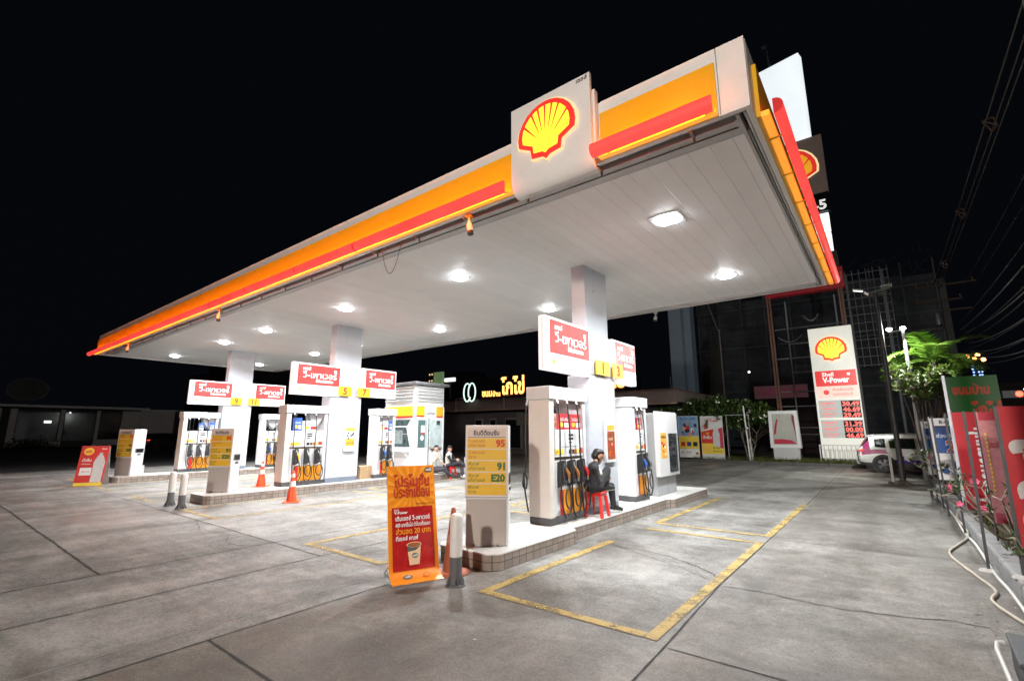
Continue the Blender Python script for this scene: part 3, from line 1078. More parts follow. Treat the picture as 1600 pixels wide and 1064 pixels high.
def pump(label, loc, L, noz, topper, endpost):
    W = .42
    t = thing('fuel_pump', label, 'fuel pump', loc, group='fuel pumps')
    e = endpost
    m_ = MB()
    m_.box(-W, 0, 0, L, 0, .115, dgrey)
    m_.build('plinth', t, .012)
    m_ = MB()
    m_.box(-W - .004, .004, -.004, e, .117, 2.03, offwhite if L > 1 else white)
    m_.build('end_post', t, .008)
    m_ = MB()
    m_.box(-W, 0, L - .09, L, .117, 2.03, white)
    m_.build('far_post', t, .008)
    m_ = MB()
    m_.box(-W - .035, .035, -.03, L + .04, 2.033, 2.255, white)
    m_.build('top_beam', t, .012)
    y0_, y1_ = e + .003, L - .093
    m_ = MB()
    m_.box(-W + .03, -.03, y0_, y1_, .117, 1.015, white)
    m_.build('lower_cabinet', t, .004)
    m_ = MB()
    m_.box(-W + .045, -.045, y0_, y1_, 1.017, 1.065, M('brown_strip', (.13, .085, .055), .6, var=.4, scale=20))
    m_.build('ledge_strip', t)
    m_ = MB()
    m_.box(-W + .02, -.02, y0_, y1_, 1.067, 1.53, white)
    dm = m_
    disp = dm.build('display_cabinet', t, .006)
    m_ = MB()
    # tapering hood under the beam
    ya, yb = (y0_ + y1_) / 2 + (y1_ - y0_) * .06, y1_
    if L < 1:
        ya = y0_ + .05
    m_.prism([(ya, 2.03), (ya + .05, 1.86), ((ya + yb) / 2 + .02, 1.62), (yb, 1.62), (yb, 2.03)][::-1] if False else [(ya, 2.03), (ya + .02, 1.9), ((ya + yb) / 2, 1.60), (yb - .02, 1.9), (yb, 2.03)], (-W + .08, 0, 0), Y, Z, W - .16, hoodm)
    m_.build('hood', t)
    for sd in (1, -1):
        ox = -.02 if sd > 0 else -W + .02
        u = Y if sd > 0 else -Y
        f = ((ox + .002 * sd, 0, 0), u, Z)

        def q(a, b_, s_=sd):
            return (a, b_) if s_ > 0 else (-b_, -a)
        m_ = MB()
        w = y1_ - y0_
        yy = lambda fr: y0_ + w * fr
        a, b_ = q(yy(.03), yy(.32))
        m_.rect(*f, a, b_, 1.115, 1.20, stick_y, .003)
        for i, (fa, fb, mt) in enumerate(((.50, .59, ptext_bk), (.61, .67, ptext_bk), (.68, .76, ptext_or), (.77, .84, stick_y), (.86, .98, ptext_red))):
            a, b_ = q(yy(fa), yy(fb))
            m_.rect(*f, a, b_, 1.115, 1.19 + .02 * (i == 4), mt, .003)
        for i in range(3):
            a, b_ = q(yy(.50), yy(.66 if i < 2 else .60))
            m_.rect(*f, a, b_, 1.42 - i * .062, 1.455 - i * .062 - (.012 if i == 2 else 0), M('lcd_blue', (.12, .22, .42), .2) if L > 1 and topper == 'red' else ptext_bk, .003)
        a, b_ = q(yy(.26), yy(.78))
        m_.rect(*f, a, b_, 1.237, 1.242, ptext_bk, .003)
        a, b_ = q(yy(.84), yy(.92))
        for i in range(3):
            m_.rect(*f, a, b_, 1.30 + i * .05, 1.33 + i * .05, lgrey, .003)
        for fx_ in ((.25, .62) if L > 1 else (.5,)):
            a, b_ = q(yy(fx_), yy(fx_) + .0025)
            m_.rect(*f, a, b_, 1.07, 1.525, lgrey, .002)
        if sd > 0:
            m_.text('เชลล์', *f, .045, ptext_red, x=yy(.06), y=1.14, d=.006, bold=.02, res=1)
            m_.text('1', *f, .05, ptext_bk, x=yy(.06), y=1.42, d=.006, res=1) if L < 1 else None
        m_.build('display_print', disp)
        ox = -.03 if sd > 0 else -W + .03
        f = ((ox + .002 * sd, 0, 0), u, Z)
        m_ = MB()
        a, b_ = q(yy(.30), yy(1.0))
        m_.rect(*f, a, b_, .125, .53, orange, .003)
        a, b_ = q(yy(.19), yy(.31))
        m_.rect(*f, a, b_, .125, .53, red, .004)
        m_.build('orange_door', t)
        n = len(noz)
        for i, kc_ in enumerate(noz):
            yc = yy((i + .5) / n + (.02 if i == 0 else 0))
            bx = 0.0 if sd > 0 else -W
            S = lambda d, a, z: (bx + sd * d, a, z)
            m_ = MB()
            m_.obox(S(.02, yc, .80), (sd * .075, 0, .028), (0, .062, 0), (-sd * .02, 0, .20), boot_m)
            m_.obox(S(.095, yc, .66), (sd * .03, 0, 0), (0, .06, 0), (0, 0, .035), boot_m)
            boot = m_.build('nozzle_boot', t, .012)
            m_ = MB()
            mt = NOZ[kc_]
            m_.tube([S(.075, yc, .98), S(.085, yc, .93), S(.10, yc + .01 * sd, .88)], .012, steel, 8)
            m_.tube([S(.10, yc + .01, .89), S(.135, yc + .035, .80), S(.13, yc + .05, .73)], [.022, .03, .024], mt, 10)
            m_.tube([S(.10, yc, .86), S(.06, yc + .02, .78), S(.09, yc + .04, .70)], .009, mt, 6)
            m_.tube([S(.13, yc + .05, .73), S(.13, yc + .055, .66)], [.02, .017], NOZ['silver'], 8)
            m_.build('nozzle', boot)
            # hose: down from the beam, loop, back up to the nozzle
            hy = yc - .13 if n == 3 else yc - .1
            m_ = MB()
            rr = random.uniform(-.03, .03)
            m_.tube([S(.02, hy, 2.03), S(.045, hy, 1.97)], [.018, .024], steel, 8)
            pts = arc([S(.045, hy, 1.98), S(.075, hy + .01, 1.6), S(.085, hy + .015 + rr, 1.0), S(.10, hy + .02 + rr, .45), S(.10, hy + .07, .16), S(.11, yc + .03, .10), S(.12, yc + .13, .25),
                       S(.13, yc + .12, .48), S(.14, yc + .0, .56), S(.15, yc - .09, .46), S(.15, yc - .06, .30), S(.15, yc + .04, .26), S(.14, yc + .09, .42), S(.13, yc + .055, .66)], 5)
            m_.tube(pts, .0135, black, 8)
            m_.build('hose', boot)
    if L > 1:
        m_ = MB()
        hx = -W - .10
        m_.tube([(hx + .02, .07, 2.04), (hx, .07, 1.95)], [.018, .024], steel, 8)
        m_.tube(arc([(hx, .07, 1.97), (hx - .02, .06, 1.5), (hx - .01, .05, .95), (hx - .05, .02, .62), (hx - .02, .07, .55), (hx + .03, .03, .72), (hx - .02, .0, .80), (hx - .01, .04, .45), (hx + .02, .08, .16)], 6), .0135, black, 8)
        m_.build('hose', t)
    # advertising boards standing on the display
    for i, (kc_, fa, fb, zz) in enumerate(topper):
        pm, tm = {'red': (M('ad_red', (.55, .04, .05), .4, var=.35, scale=16), ptext_wh), 'blue': (M('ad_blue', (.04, .12, .50), .4, var=.4, scale=18), ptext_wh), 'white': (M('ad_white', (.72, .78, .84), .4, var=.15, scale=14), ptext_red), 'beige': (M('ad_beige', (.55, .4, .33), .4, var=.3, scale=14), ptext_red)}[kc_]
        m_ = MB()
        ya, yb = y0_ + (y1_ - y0_) * fa, y0_ + (y1_ - y0_) * fb
        m_.box(-.09, -.04, ya, yb, 1.533, 1.533 + zz, pm)
        f = ((-.04, 0, 0), Y, Z)
        m_.text('โปรโมชั่น' if kc_ != 'white' else 'ยินดีต้อนรับ', *f, .07, tm, x=(ya + yb) / 2, y=1.533 + zz * .55, align='CENTER', bold=.02, d=.004, res=1, fit=(yb - ya) * .75)
        m_.ell(*f, ya + (yb - ya) * .3, 1.533 + zz * .3, (yb - ya) * .18, zz * .16, stick_y, .004, 12)
        m_.rect(*f, ya + (yb - ya) * .55, yb - .02, 1.533 + zz * .12, 1.533 + zz * .42, tm, .004)
        m_.build('advert_board', t, .004)
    return t


PX = -4.45
pump('white fuel pump 1 with red advert boards and red and brown nozzles, nearest the camera', (PX, 6.70, .2), 1.22, ('brown', 'brown', 'red'), (('beige', .0, .14, .27), ('red', .16, .58, .27), ('red', .60, .97, .27)), .14)
pump('white fuel pump 3 with blue and red advert boards, right of the first column', (PX, 10.02, .2), .76, ('blue', 'grey'), (('blue', .0, .22, .36), ('red', .35, .75, .27)), .12)
pump('white fuel pump 5 with one yellow nozzle, behind the tall orange cone', (PX - 8.95, 6.78, .2), 1.26, ('yellow', 'silver', 'grey'), (('blue', .08, .33, .36), ('white', .35, .80, .28)), .14)
pump('white fuel pump 7 between the cardboard box and the cashier booth', (PX - 8.95, 9.82, .2), .78, ('blue', 'grey'), (('white', .05, .7, .28), ('blue', .74, .98, .32)), .12)
pump('white fuel pump 9 at far left behind the white bollards', (PX - 16.8, 6.75, .2), 1.22, ('grey', 'silver', 'silver'), (('blue', .40, .60, .30), ('blue', .80, .98, .34)), .14)
pump('white fuel pump 11 half hidden behind pump 5', (PX - 16.8, 9.75, .2), .85, ('blue', 'red'), (), .12)

# vending / service cabinet at the end of the first island
t = thing('service_cabinet', 'grey and white service cabinet with glazed shelves at the island end', 'cabinet', (-4.40, 11.20, .2))
cab_g = M('cabinet_grey', (.36, .37, .38), .45, var=.08, grime=.1)
m_ = MB()
m_.box(-.56, -.03, 0, 1.28, 0, 1.93, cab_g)
m_.build('body', t, .02)
m_ = MB()
f = ((-.03, 0, 0), Y, Z)
m_.prism([(-.02, .44), (1.29, .44), (1.29, 1.90), (1.24, 1.97), (.0, 1.97), (-.02, 1.95)], (-.03, 0, 0), Y, Z, .10, white)
m_.build('front_panel', t, .012)
m_ = MB()
m_.box(.0705, .076, .62, 1.16, .52, 1.44, M('cabinet_dark', (.03, .03, .033), .3, var=.3))
for k in range(5):
    m_.box(.077, .092, .64, 1.14, .56 + k * .18, .572 + k * .18, mgrey)
    for i in range(3):
        m_.box(.078, .09, .68 + i * .15, .68 + i * .15 + random.uniform(.06, .12), .574 + k * .18, .60 + k * .18 + random.uniform(0, .08), random.choice([dgrey, dgrey, black, mgrey]))
m_.build('shelf', t)
m_ = MB()
m_.box(.096, .10, .61, 1.17, .51, 1.45, glassmat('cabinet_glass', (.05, .055, .06), .35))
m_.build('glass', t)
m_ = MB()
f = ((.071, 0, 0), Y, Z)
m_.rect(*f, .10, .48, .86, 1.46, M('poster_amber', (.80, .42, .05), .4, var=.2, scale=10), .002)
for i in range(9):
    m_.ell(*f, random.uniform(.15, .43), random.uniform(.92, 1.25), .045, .03, random.choice([ptext_bk, ptext_wh, ptext_red]), .003 + i * .0003, 10)
m_.text('ยินดีต้อนรับ', *f, .07, ptext_bk, x=.29, y=1.34, align='CENTER', d=.006, bold=.02, res=1, fit=.3)
m_.build('poster', t)
m_ = MB()
m_.box(-.029, -.026, .02, 1.26, .02, .42, cab_g)
m_.box(-.0258, -.024, .64, .645, .02, .42, dgrey)
m_.build('lower_door', t)

# ------------------------------------------------------------------ price kiosks on the island noses
hdr = M('kiosk_header', (.66, .52, .46), .5, var=.05)
kbase = M('kiosk_base', (.42, .37, .34), .45, var=.06, scale=1.5, grime=.06)
rowm = M('row_yellow', (.76, .44, .018), .42, var=.04)
for (kx, ky), a, w, lb in (((-4.63, 4.90), 34.5, .575, 'tall welcome price kiosk on the near island, beside the bollard'), ((-13.63, 5.0), 42, .54, 'tall welcome price kiosk on the second island, behind two white bollards'), ((-21.42, 4.9), 29, .62, 'tall welcome price kiosk on the far left island, beside the red board')):
    t = thing('price_kiosk', lb, 'kiosk', (kx, ky, .2), R(a), 'welcome kiosks on the island noses')
    d = .46
    m_ = MB()
    m_.box(0, w, .02, d, 0, 1.585, white)
    m_.build('body', t, .012)
    m_ = MB()
    m_.box(.01, w - .03, .0, .017, .02, .60, kbase)
    m_.cyl((.12, -.004, .02), (.12, .0, .02), .012, dgrey)
    m_.cyl((w - .14, -.004, .02), (w - .14, .0, .02), .012, dgrey)
    m_.build('base_panel', t)
    m_ = MB()
    m_.box(-.012, w + .004, -.022, .016, .63, 1.585, M('kiosk_frame', (.70, .62, .57), .45, var=.04))
    m_.build('sign_frame', t, .006)
    m_ = MB()
    f = ((0, -.022, 0), X, Z)
    m_.rect(*f, .02, w - .03, 1.425, 1.54, hdr, .003)
    m_.rect(*f, .02, w - .03, 1.418, 1.424, ptext_bk, .0045)
    m_.text('ยินดีต้อนรับ', *f, .085, ptext_bk, x=w / 2 - .01, y=1.45, align='CENTER', bold=.03, d=.006, res=3, fit=w * .62)
    rows = [('วี-เพาเวอร์', 'แก๊สโซฮอล์', '95', ptext_or, ptext_red), ('วี-เพาเวอร์', 'ดีเซล', '', ptext_or, ptext_red), ('ฟิวเซฟ', 'แก๊สโซฮอล์', '91', ptext_olive, ptext_gr), ('ฟิวเซฟ', 'แก๊สโซฮอล์', 'E20', ptext_olive, ptext_gr), ('ฟิวเซฟ', 'ดีเซล', '', ptext_olive, ptext_gr)]
    for i, (p1, p2, nn, c1, c2) in enumerate(rows):
        zt = 1.41 - i * .153
        m_.rect(*f, .015, w - .022, zt - .140, zt, rowm, .003)
        m_.text(p1, *f, .054, c1, x=.035, y=zt - .058, d=.006, res=2, bold=.012)
        m_.text(p2, *f, .054, c1, x=.035, y=zt - .118, d=.006, res=2, bold=.012)
        if nn:
            m_.text(nn, *f, .125, c2, x=w - .04, y=zt - .113, align='RIGHT', d=.006, bold=.05, res=4)
    m_.build('price_print', t)
    m_ = MB()
    m_.box(w + .001, w + .012, .10, d - .04, .78, .93, dgrey)
    m_.box(w + .0125, w + .014, .13, d - .07, .80, .91, blackgl)
    m_.box(w + .001, w + .02, .2, .32, .70, .735, black)
    m_.cyl((w + .001, .26, .56), (w + .012, .26, .56), .012, steel)
    m_.build('side_slot', t)
    m_ = MB()
    m_.box(.05, w - .03, d + .003, d + .12, 0, .33, lgrey)
    m_.build('rear_box', t, .01)

# ------------------------------------------------------------------ bollards, cones, boards
bw = M('bollard_white', (.74, .71, .68), .38, var=.05, grime=.15)
bgm = M('bollard_grey', (.12, .12, .125), .5, var=.15, grime=.2)
for (px, py), lb in (((-4.06, 4.15), 'white and grey bollard in front of the near price kiosk'), ((-13.5, 4.22), 'left of the two white and grey bollards near the second island'), ((-12.72, 4.2), 'right of the two white and grey bollards near the second island')):
    t = thing('bollard', lb, 'bollard', (px, py, 0), group='white and grey bollards')
    m_ = MB()
    m_.lathe((0, 0, 0), [(.072, .305), (.072, .72), (.068, .745), (.055, .762), (.03, .770), (.002, .772)], bw, 24)
    m_.build('white_sleeve', t)
    m_ = MB()
    m_.lathe((0, 0, 0), [(.070, .012), (.070, .302)], bgm, 24)
    m_.lathe((0, 0, 0), [(.125, .0), (.125, .012)], bgm, 24)
    for k in range(6):
        a = k * math.pi / 3 + .3
        ca, sa = math.cos(a), math.sin(a)
        m_.prism([(.068, .012), (.118, .012), (.068, .12)], (-sa * -.004, ca * -.004, 0), (ca, sa, 0), Z, .008, bgm)
        m_.cyl((.1 * math.cos(a + .5), .1 * math.sin(a + .5), .012), (.1 * math.cos(a + .5), .1 * math.sin(a + .5), .024), .012, steel, 8)
    m_.build('base', t)

conem = M('cone_orange', (.85, .085, .02), .4, var=.06, grime=.06)
conebr = M('cone_dirty', (.34, .085, .035), .6, var=.25, scale=6, grime=.5)
band = M('cone_band', (.78, .72, .70), .35, var=.05)
for (px, py, pz), h, mt, lb in (((-11.78, 6.25, 0), .74, conem, 'bright orange traffic cone with white bands on the driveway before pump 5'), ((-13.98, 6.5, .2), .68, conem, 'bright orange traffic cone on the island left of pump 5'), ((-4.42, 4.46, 0), .76, conebr, 'dirty brown traffic cone hidden behind the near bollard')):
    t = thing('traffic_cone', lb, 'traffic cone', (px, py, pz), random.uniform(0, 1), 'traffic cones')
    m_ = MB()
    if mt is conebr:
        m_.lathe((0, 0, 0), [(.215, 0), (.215, .018), (.17, .035), (.13, .04)], mt, 24)
    else:
        m_.box(-.19, .19, -.19, .19, 0, .028, mt)
    m_.build('base', t, .01 if mt is conem else 0)
    r = lambda z: .125 - (.125 - .028) * (z / h)
    m_ = MB()
    m_.lathe((0, 0, 0), [(r(.028), .029), (r(.1), .1), (r(h * .9), h * .9), (r(h) * .95, h), (.018, h + .004)], mt, 24)
    m_.build('body', t)
    m_ = MB()
    for a, c in (((.50, .68), (.80, .92)) if mt is conem else ((.46, .60),)):
        m_.lathe((0, 0, 0), [(r(a * h) + .002, a * h), (r(c * h) + .002, c * h)], band if mt is conem else M('band_dirty', (.42, .2, .14), .5, var=.3), 24)
        a = 0
    m_.build('reflective_band', t)

# promotion stand: a printed sheet bent forward at the foot
t = thing('promotion_stand', 'orange promotion stand with a red coffee cup poster, before the near kiosk', 'advert stand', (-4.615, 4.015, 0), math.atan2(.55, .23))
W2 = .305
prof = []
for k in range(13):
    f = k / 12
    prof.append((-.17 + .19 * (1 - (1 - f) ** 2) if False else 0, 0))
# profile in (forward -y, z)
def pf(s_):
    """s_: 0 foot .. 1 top -> (y, z)"""
    if s_ < .22:
        q_ = s_ / .22
        return (-.20 + .20 * (1 - (1 - q_) ** 2.0), .012 + .20 * q_ ** 1.55)
    q_ = (s_ - .22) / .78
    return (.0 + .27 * q_, .212 + 1.06 * q_)


def sheet(mb, u0, u1, s0, s1, mat, d, n=16):
    vs, fs = [], []
    for i in range(n + 1):
        s_ = s0 + (s1 - s0) * i / n
        yy, zz = pf(s_)
        y2, z2 = pf(min(1, s_ + .01))
        y3, z3 = pf(max(0, s_ - .01))
        tt = Vector((0, y2 - y3, z2 - z3)).normalized()
        nn = Vector((0, -tt.z, tt.y))
        for u_ in (u0, u1):
            vs.append((u_ * W2, yy + nn.y * d, zz + nn.z * d))
    for i in range(n):
        fs.append((2 * i, 2 * i + 1, 2 * i + 3, 2 * i + 2))
    mb.add(vs, fs, mat, True)


def curved(mb, src, d):
    """map flat (u,v in metres along the sheet, v from the foot) onto the sheet"""
    LT = 1.36
    for (a, b_, _z), in [((p),) for p in src.v]:
        pass


promo_o = M('promo_orange', (.84, .255, .015), .35, var=.05)
promo_y = M('promo_amber', (.90, .36, .03), .35, var=.04)
promo_r = M('promo_red', (.42, .018, .018), .25, var=.15, scale=4)
promo_cup = M('cup_cream', (.75, .52, .32), .4, var=.06)
m_ = MB()
sheet(m_, -1, 1, 0, 1, promo_o, 0, 30)
sheet(m_, -1, 1, 0, 1, white, -.008, 30)
m_.build('sheet', t)
m_ = MB()
for s_ in (-1, 1):
    m_.tube([(s_ * W2 * .8, .03, .25), (s_ * W2 * .8, .36, .012), (s_ * W2 * .8, -.1, .012)], .008, steel, 6)
m_.tube([(-W2 * .8, .36, .012), (W2 * .8, .36, .012)], .008, steel, 6)
m_.build('stand_frame', t)
m_ = MB()
o_flat = Vector((0, 0.0, .212))
vv = Vector((0, .27, 1.06)).normalized()
fl = (o_flat, X, vv)
Lf = 1.094
c0 = (0, Lf * .72)
for k in range(18):
    a = 2 * math.pi * k / 18
    pts = []
    for da, rr in ((-.075, .10), (-.075, 1), (.075, 1), (.075, .10)):
        r_ = rr if rr < .5 else 1
        ca, sa = math.cos(a + da), math.sin(a + da)
        if rr > .5:
            lim = min((W2 - .006) / max(1e-6, abs(ca)), ((Lf - .01 - c0[1]) if sa > 0 else .22) / max(1e-6, abs(sa)))
            r_ = lim
        pts.append((c0[0] + ca * r_, c0[1] + sa * r_))
    m_.flat(pts, fl[0] + fl[1].cross(fl[2]).normalized() * .004, fl[1], fl[2], promo_y)
m_.build('sunburst', t)
m_ = MB()
sheet(m_, -.84, .84, .135, .645, promo_r, .006, 20)
m_.build('red_poster', t)
m_ = MB()
m_.text('โปรโมชั่น', *fl, .17, M('promo_outline', (.25, .02, .012), .5), x=.003, y=Lf * .775 - .003, align='CENTER', bold=.032, d=.007, fit=.46)
m_.text('โปรโมชั่น', *fl, .17, ptext_red, x=0, y=Lf * .775, align='CENTER', bold=.010, d=.010, fit=.45)
m_.text('ประจำเดือน', *fl, .17, M('promo_outline', (.25, .02, .012), .5), x=.003, y=Lf * .655 - .003, align='CENTER', bold=.032, d=.007, fit=.46)
m_.text('ประจำเดือน', *fl, .17, ptext_red, x=0, y=Lf * .655, align='CENTER', bold=.010, d=.010, fit=.45)
m_.text('#เชลล์ให้คุณมากกว่า', *fl, .03, ptext_bk, x=W2 - .02, y=Lf * .565, align='RIGHT', d=.008, res=1)
m_.build('headline', t)
m_ = MB()
m_.text('Shell', *fl, .03, ptext_wh, x=-.23, y=Lf * .51, d=.012, res=1, bold=.02)
m_.text('V-Power', *fl, .045, ptext_wh, x=-.23, y=Lf * .475, d=.012, res=2, bold=.03)
for txt, sz, yy, mt, ft in (('เติมเชลล์ วี-เพาเวอร์', .07, .405, ptext_wh, .43), ('600 บาทขึ้นไป นำใบเสร็จแลก', .06, .34, ptext_wh, .43), ('ส่วนลด 20 บาท', .085, .265, promo_y, .43), ('ที่เชลล์ คาเฟ่', .065, .20, ptext_wh, .27)):
    m_.text(txt, *fl, sz, mt, x=-.215, y=Lf * yy, d=.012, bold=.02, res=2, fit=ft)
m_.build('offer_text', t)
m_ = MB()
m_.ell(*fl, W2 - .075, Lf - .06, .055, .034, M('cafe_grey', (.10, .11, .11), .4), .006, 24)
m_.text('café', *fl, .05, ptext_wh, x=W2 - .075, y=Lf - .073, align='CENTER', d=.012, bold=.02)
m_.build('corner_logo', t)
m_ = MB()
cw = lambda yy: .085 - .022 * (1 - yy)
cyb, cyt = -.055, .165
m_.flat([(-.06, cyb), (.06, cyb), (.088, cyt), (-.088, cyt)], fl[0] + fl[1].cross(fl[2]).normalized() * .0125, X, vv, promo_cup)
m_.flat([(-.079, .09), (.02, .10), (.084, .148), (.088, cyt), (-.088, cyt)], fl[0] + fl[1].cross(fl[2]).normalized() * .0135, X, vv, M('cafe_grey', (.10, .11, .11), .4))
m_.ell(*fl, 0, cyt, .092, .03, promo_cup, .0145)
m_.ell(*fl, 0, cyt - .002, .080, .024, M('coffee_brown', (.32, .11, .035), .4, var=.25, scale=30), .0155)
m_.ell(*fl, .01, .045, .04, .028, M('cafe_grey', (.10, .11, .11), .4), .0145)
m_.text('café', *fl, .04, ptext_wh, x=.01, y=.034, align='CENTER', d=.0165, bold=.02)
m_.build('cup_print', t)
m_ = MB()
def onsheet(s_, d):
    yy, zz = pf(s_)
    y2, z2 = pf(s_ + .01)
    tt = Vector((0, y2 - yy, z2 - zz)).normalized()
    return Vector((0, yy, zz)) + Vector((0, -tt.z, tt.y)) * d, tt
p_, tt = onsheet(.07, .012)
m_.ell(p_, X, tt, -.10, 0, .055, .028, M('cafe_grey', (.10, .11, .11), .4), 0, 20)
m_.text('café', p_, X, tt, .04, ptext_wh, x=-.10, y=-.01, align='CENTER', d=.004, bold=.02)
m_.build('foot_logo', t)
m_ = MB()
emblem(m_, p_ + X * .12 - tt * .03, X, tt, .07, ptext_red, promo_y, .004)
m_.build('emblem', t)

# red A-board at far left
t = thing('a_board', 'red A board showing a white bottle, standing before the far left island', 'advert board', (-20.37, 4.02, 0), math.atan2(.46, .34) + R(8))
bw2, bh = .36, 1.28
lean = Vector((0, .30, bh)).normalized()
m_ = MB()
m_.obox(Vector((0, .0, 0)) + lean * bh / 2, X * bw2, lean * bh / 2, (lean.cross(X)) * .012, red)
m_.build('front_panel', t)
m_ = MB()
l2 = Vector((0, -.30, bh)).normalized()
m_.obox(Vector((0, .62, 0)) + l2 * bh / 2, X * bw2, l2 * bh / 2, (l2.cross(X)) * .012, lgrey)
m_.build('rear_panel', t)
m_ = MB()
f = (Vector((0, -.0, 0)) + X.cross(lean) * .012, X, lean)
m_.rect(*f, -bw2, bw2, 0.01, .11, stick_y, .003)
m_.ell(*f, -.15, 1.10, .13, .12, stick_y, .003, 24)
m_.text('ฟรี!', *f, .12, ptext_red, x=-.15, y=1.05, align='CENTER', d=.006, bold=.03)
m_.text('Shell', *f, .07, ptext_wh, x=.30, y=1.16, align='RIGHT', d=.006, bold=.02)
m_.text('น้ำดื่ม', *f, .11, ptext_wh, x=-.27, y=.78, d=.006, bold=.03)
m_.text('เมื่อเติมครบ', *f, .05, ptext_wh, x=-.27, y=.68, d=.006, bold=.02)
m_.rect(*f, -.28, .02, .34, .58, ptext_wh, .003)
m_.text('600 บาท', *f, .06, ptext_red, x=-.13, y=.44, align='CENTER', d=.006, bold=.02)
bot = [(.04, .12), (.32, .12), (.32, .55), (.33, .75), (.26, .95), (.22, 1.0), (.22, 1.06), (.14, 1.06), (.14, 1.0), (.10, .95), (.03, .75), (.04, .55)]
m_.flat(bot, Vector(f[0]) + X.cross(lean) * .003, X, lean, M('bottle_print', (.6, .6, .6), .4, var=.15, scale=6))
m_.build('print', t)
# ------------------------------------------------------------------ cashier booth
t = thing('cashier_booth', 'white cashier booth with louvred top and yellow and red trim', 'booth', (-13.55, 11.57, .2))
bm = M('booth_white', (.80, .82, .82), .35, var=.04, grime=.06)
dk = M('booth_interior', (.045, .075, .075), .3, var=.6, scale=5)
m_ = MB()
m_.box(-1.75, 0, 0, 1.48, .10, 2.42, bm)
wall = m_.build('wall', t, .01)
m_ = MB()
m_.box(-1.74, -.01, .01, 1.47, 0, .10, M('plinth_blue_grey', (.16, .19, .24), .4))
m_.build('plinth', t)
m_ = MB()
m_.box(-1.73, -.02, .02, 1.46, 2.425, 3.2, bm)
for k in range(5):
    z = 2.62 + k * .125
    m_.bar((.012, .10, z), (.012, 1.40, z), .03, .07, bm, up=(.6, 0, 1))
    m_.bar((-1.7, -.012, z), (-.10, -.012, z), .03, .07, bm, up=(0, -.6, 1))
    m_.box(.0, .004, .10, 1.40, z + .035, z + .05, dgrey)
    m_.box(-1.7, -.10, -.004, .0, z + .035, z + .05, dgrey)
m_.build('louvre_panel', t)
m_ = MB()
m_.box(-1.9, .12, -.10, 1.62, 3.205, 3.29, M('roof_edge', (.16, .16, .17), .5))
m_.box(-1.88, .10, -.08, 1.60, 3.295, 3.31, lgrey)
m_.build('roof', t)
m_ = MB()
for a, c in ((.08, .46), (1.06, 1.40)):
    m_.box(.001, .014, a, c, 2.08, 2.42, yellow)
    m_.box(.001, .016, a, c, 2.03, 2.078, red)
m_.box(-1.70, -.10, -.014, -.001, 2.06, 2.42, yellow)
m_.box(-1.70, -.10, -.016, -.001, 2.0, 2.058, red)
m_.text('Cashier', (.002, .76, 2.12), Y, Z, .17, ptext_bk, align='CENTER', d=.006, fit=.52)
m_.build('trim_panel', t)
m_ = MB()
m_.box(.001, .02, .10, .66, .15, 1.98, bm)
m_.build('door_leaf', t, .006)
m_ = MB()
m_.box(.021, .026, .16, .60, .92, 1.92, glassmat('booth_glass', (.10, .17, .17), .93))
m_.box(.0265, .030, .30, .48, 1.42, 1.72, ptext_wh)
m_.box(.0305, .032, .30, .48, 1.42, 1.47, red)
m_.ell((.031, .36, 1.27), Y, Z, 0, 0, .08, .10, ptext_wh, 0, 16)
m_.box(.027, .030, .50, .60, .92, 1.92, M('frosted', (.4, .5, .5), .3))
m_.build('door_glass', t)
m_ = MB()
m_.box(.001, .03, .66, .70, .15, 2.0, steel)
m_.build('door_frame', t)
m_ = MB()
m_.box(.003, .010, .76, 1.36, .95, 1.94, M('window_frosted', (.50, .60, .60), .25, var=.25, scale=3))
m_.box(.011, .014, 1.08, 1.26, 1.74, 1.90, dk)
m_.bar((.014, .82, .98), (.014, 1.30, 1.5), .006, .012, white)
m_.box(.003, .02, .74, 1.38, .88, .94, lgrey)
m_.box(.021, .03, .80, 1.34, .82, .87, dgrey)
m_.build('side_window', t)
m_ = MB()
m_.box(-1.6, -.18, -.010, -.003, .95, 1.93, dk)
m_.box(-1.2, -.62, -.014, -.011, 1.05, 1.55, M('booth_item', (.25, .3, .3), .4, var=.6, scale=9))
m_.box(-1.55, -.22, -.013, -.0115, 1.40, 1.42, lgrey)
m_.add([(-.18, -.016, .95), (-.18, -.016, 1.93), (-.42, -.016, 1.66), (-.19, -.016, .95)], [(3, 2, 1, 0)], bm)
m_.box(-1.6, -.18, -.016, -.0115, 1.66, 1.70, bm)
m_.build('service_window', t)
m_ = MB()
m_.box(-1.6, -.18, -.22, -.017, .78, .86, bm)
m_.prism([(-.22, .78), (-.017, .55), (-.017, .78)], (-1.5, 0, 0), Y, Z, 1.2, bm)
m_.build('counter', t)

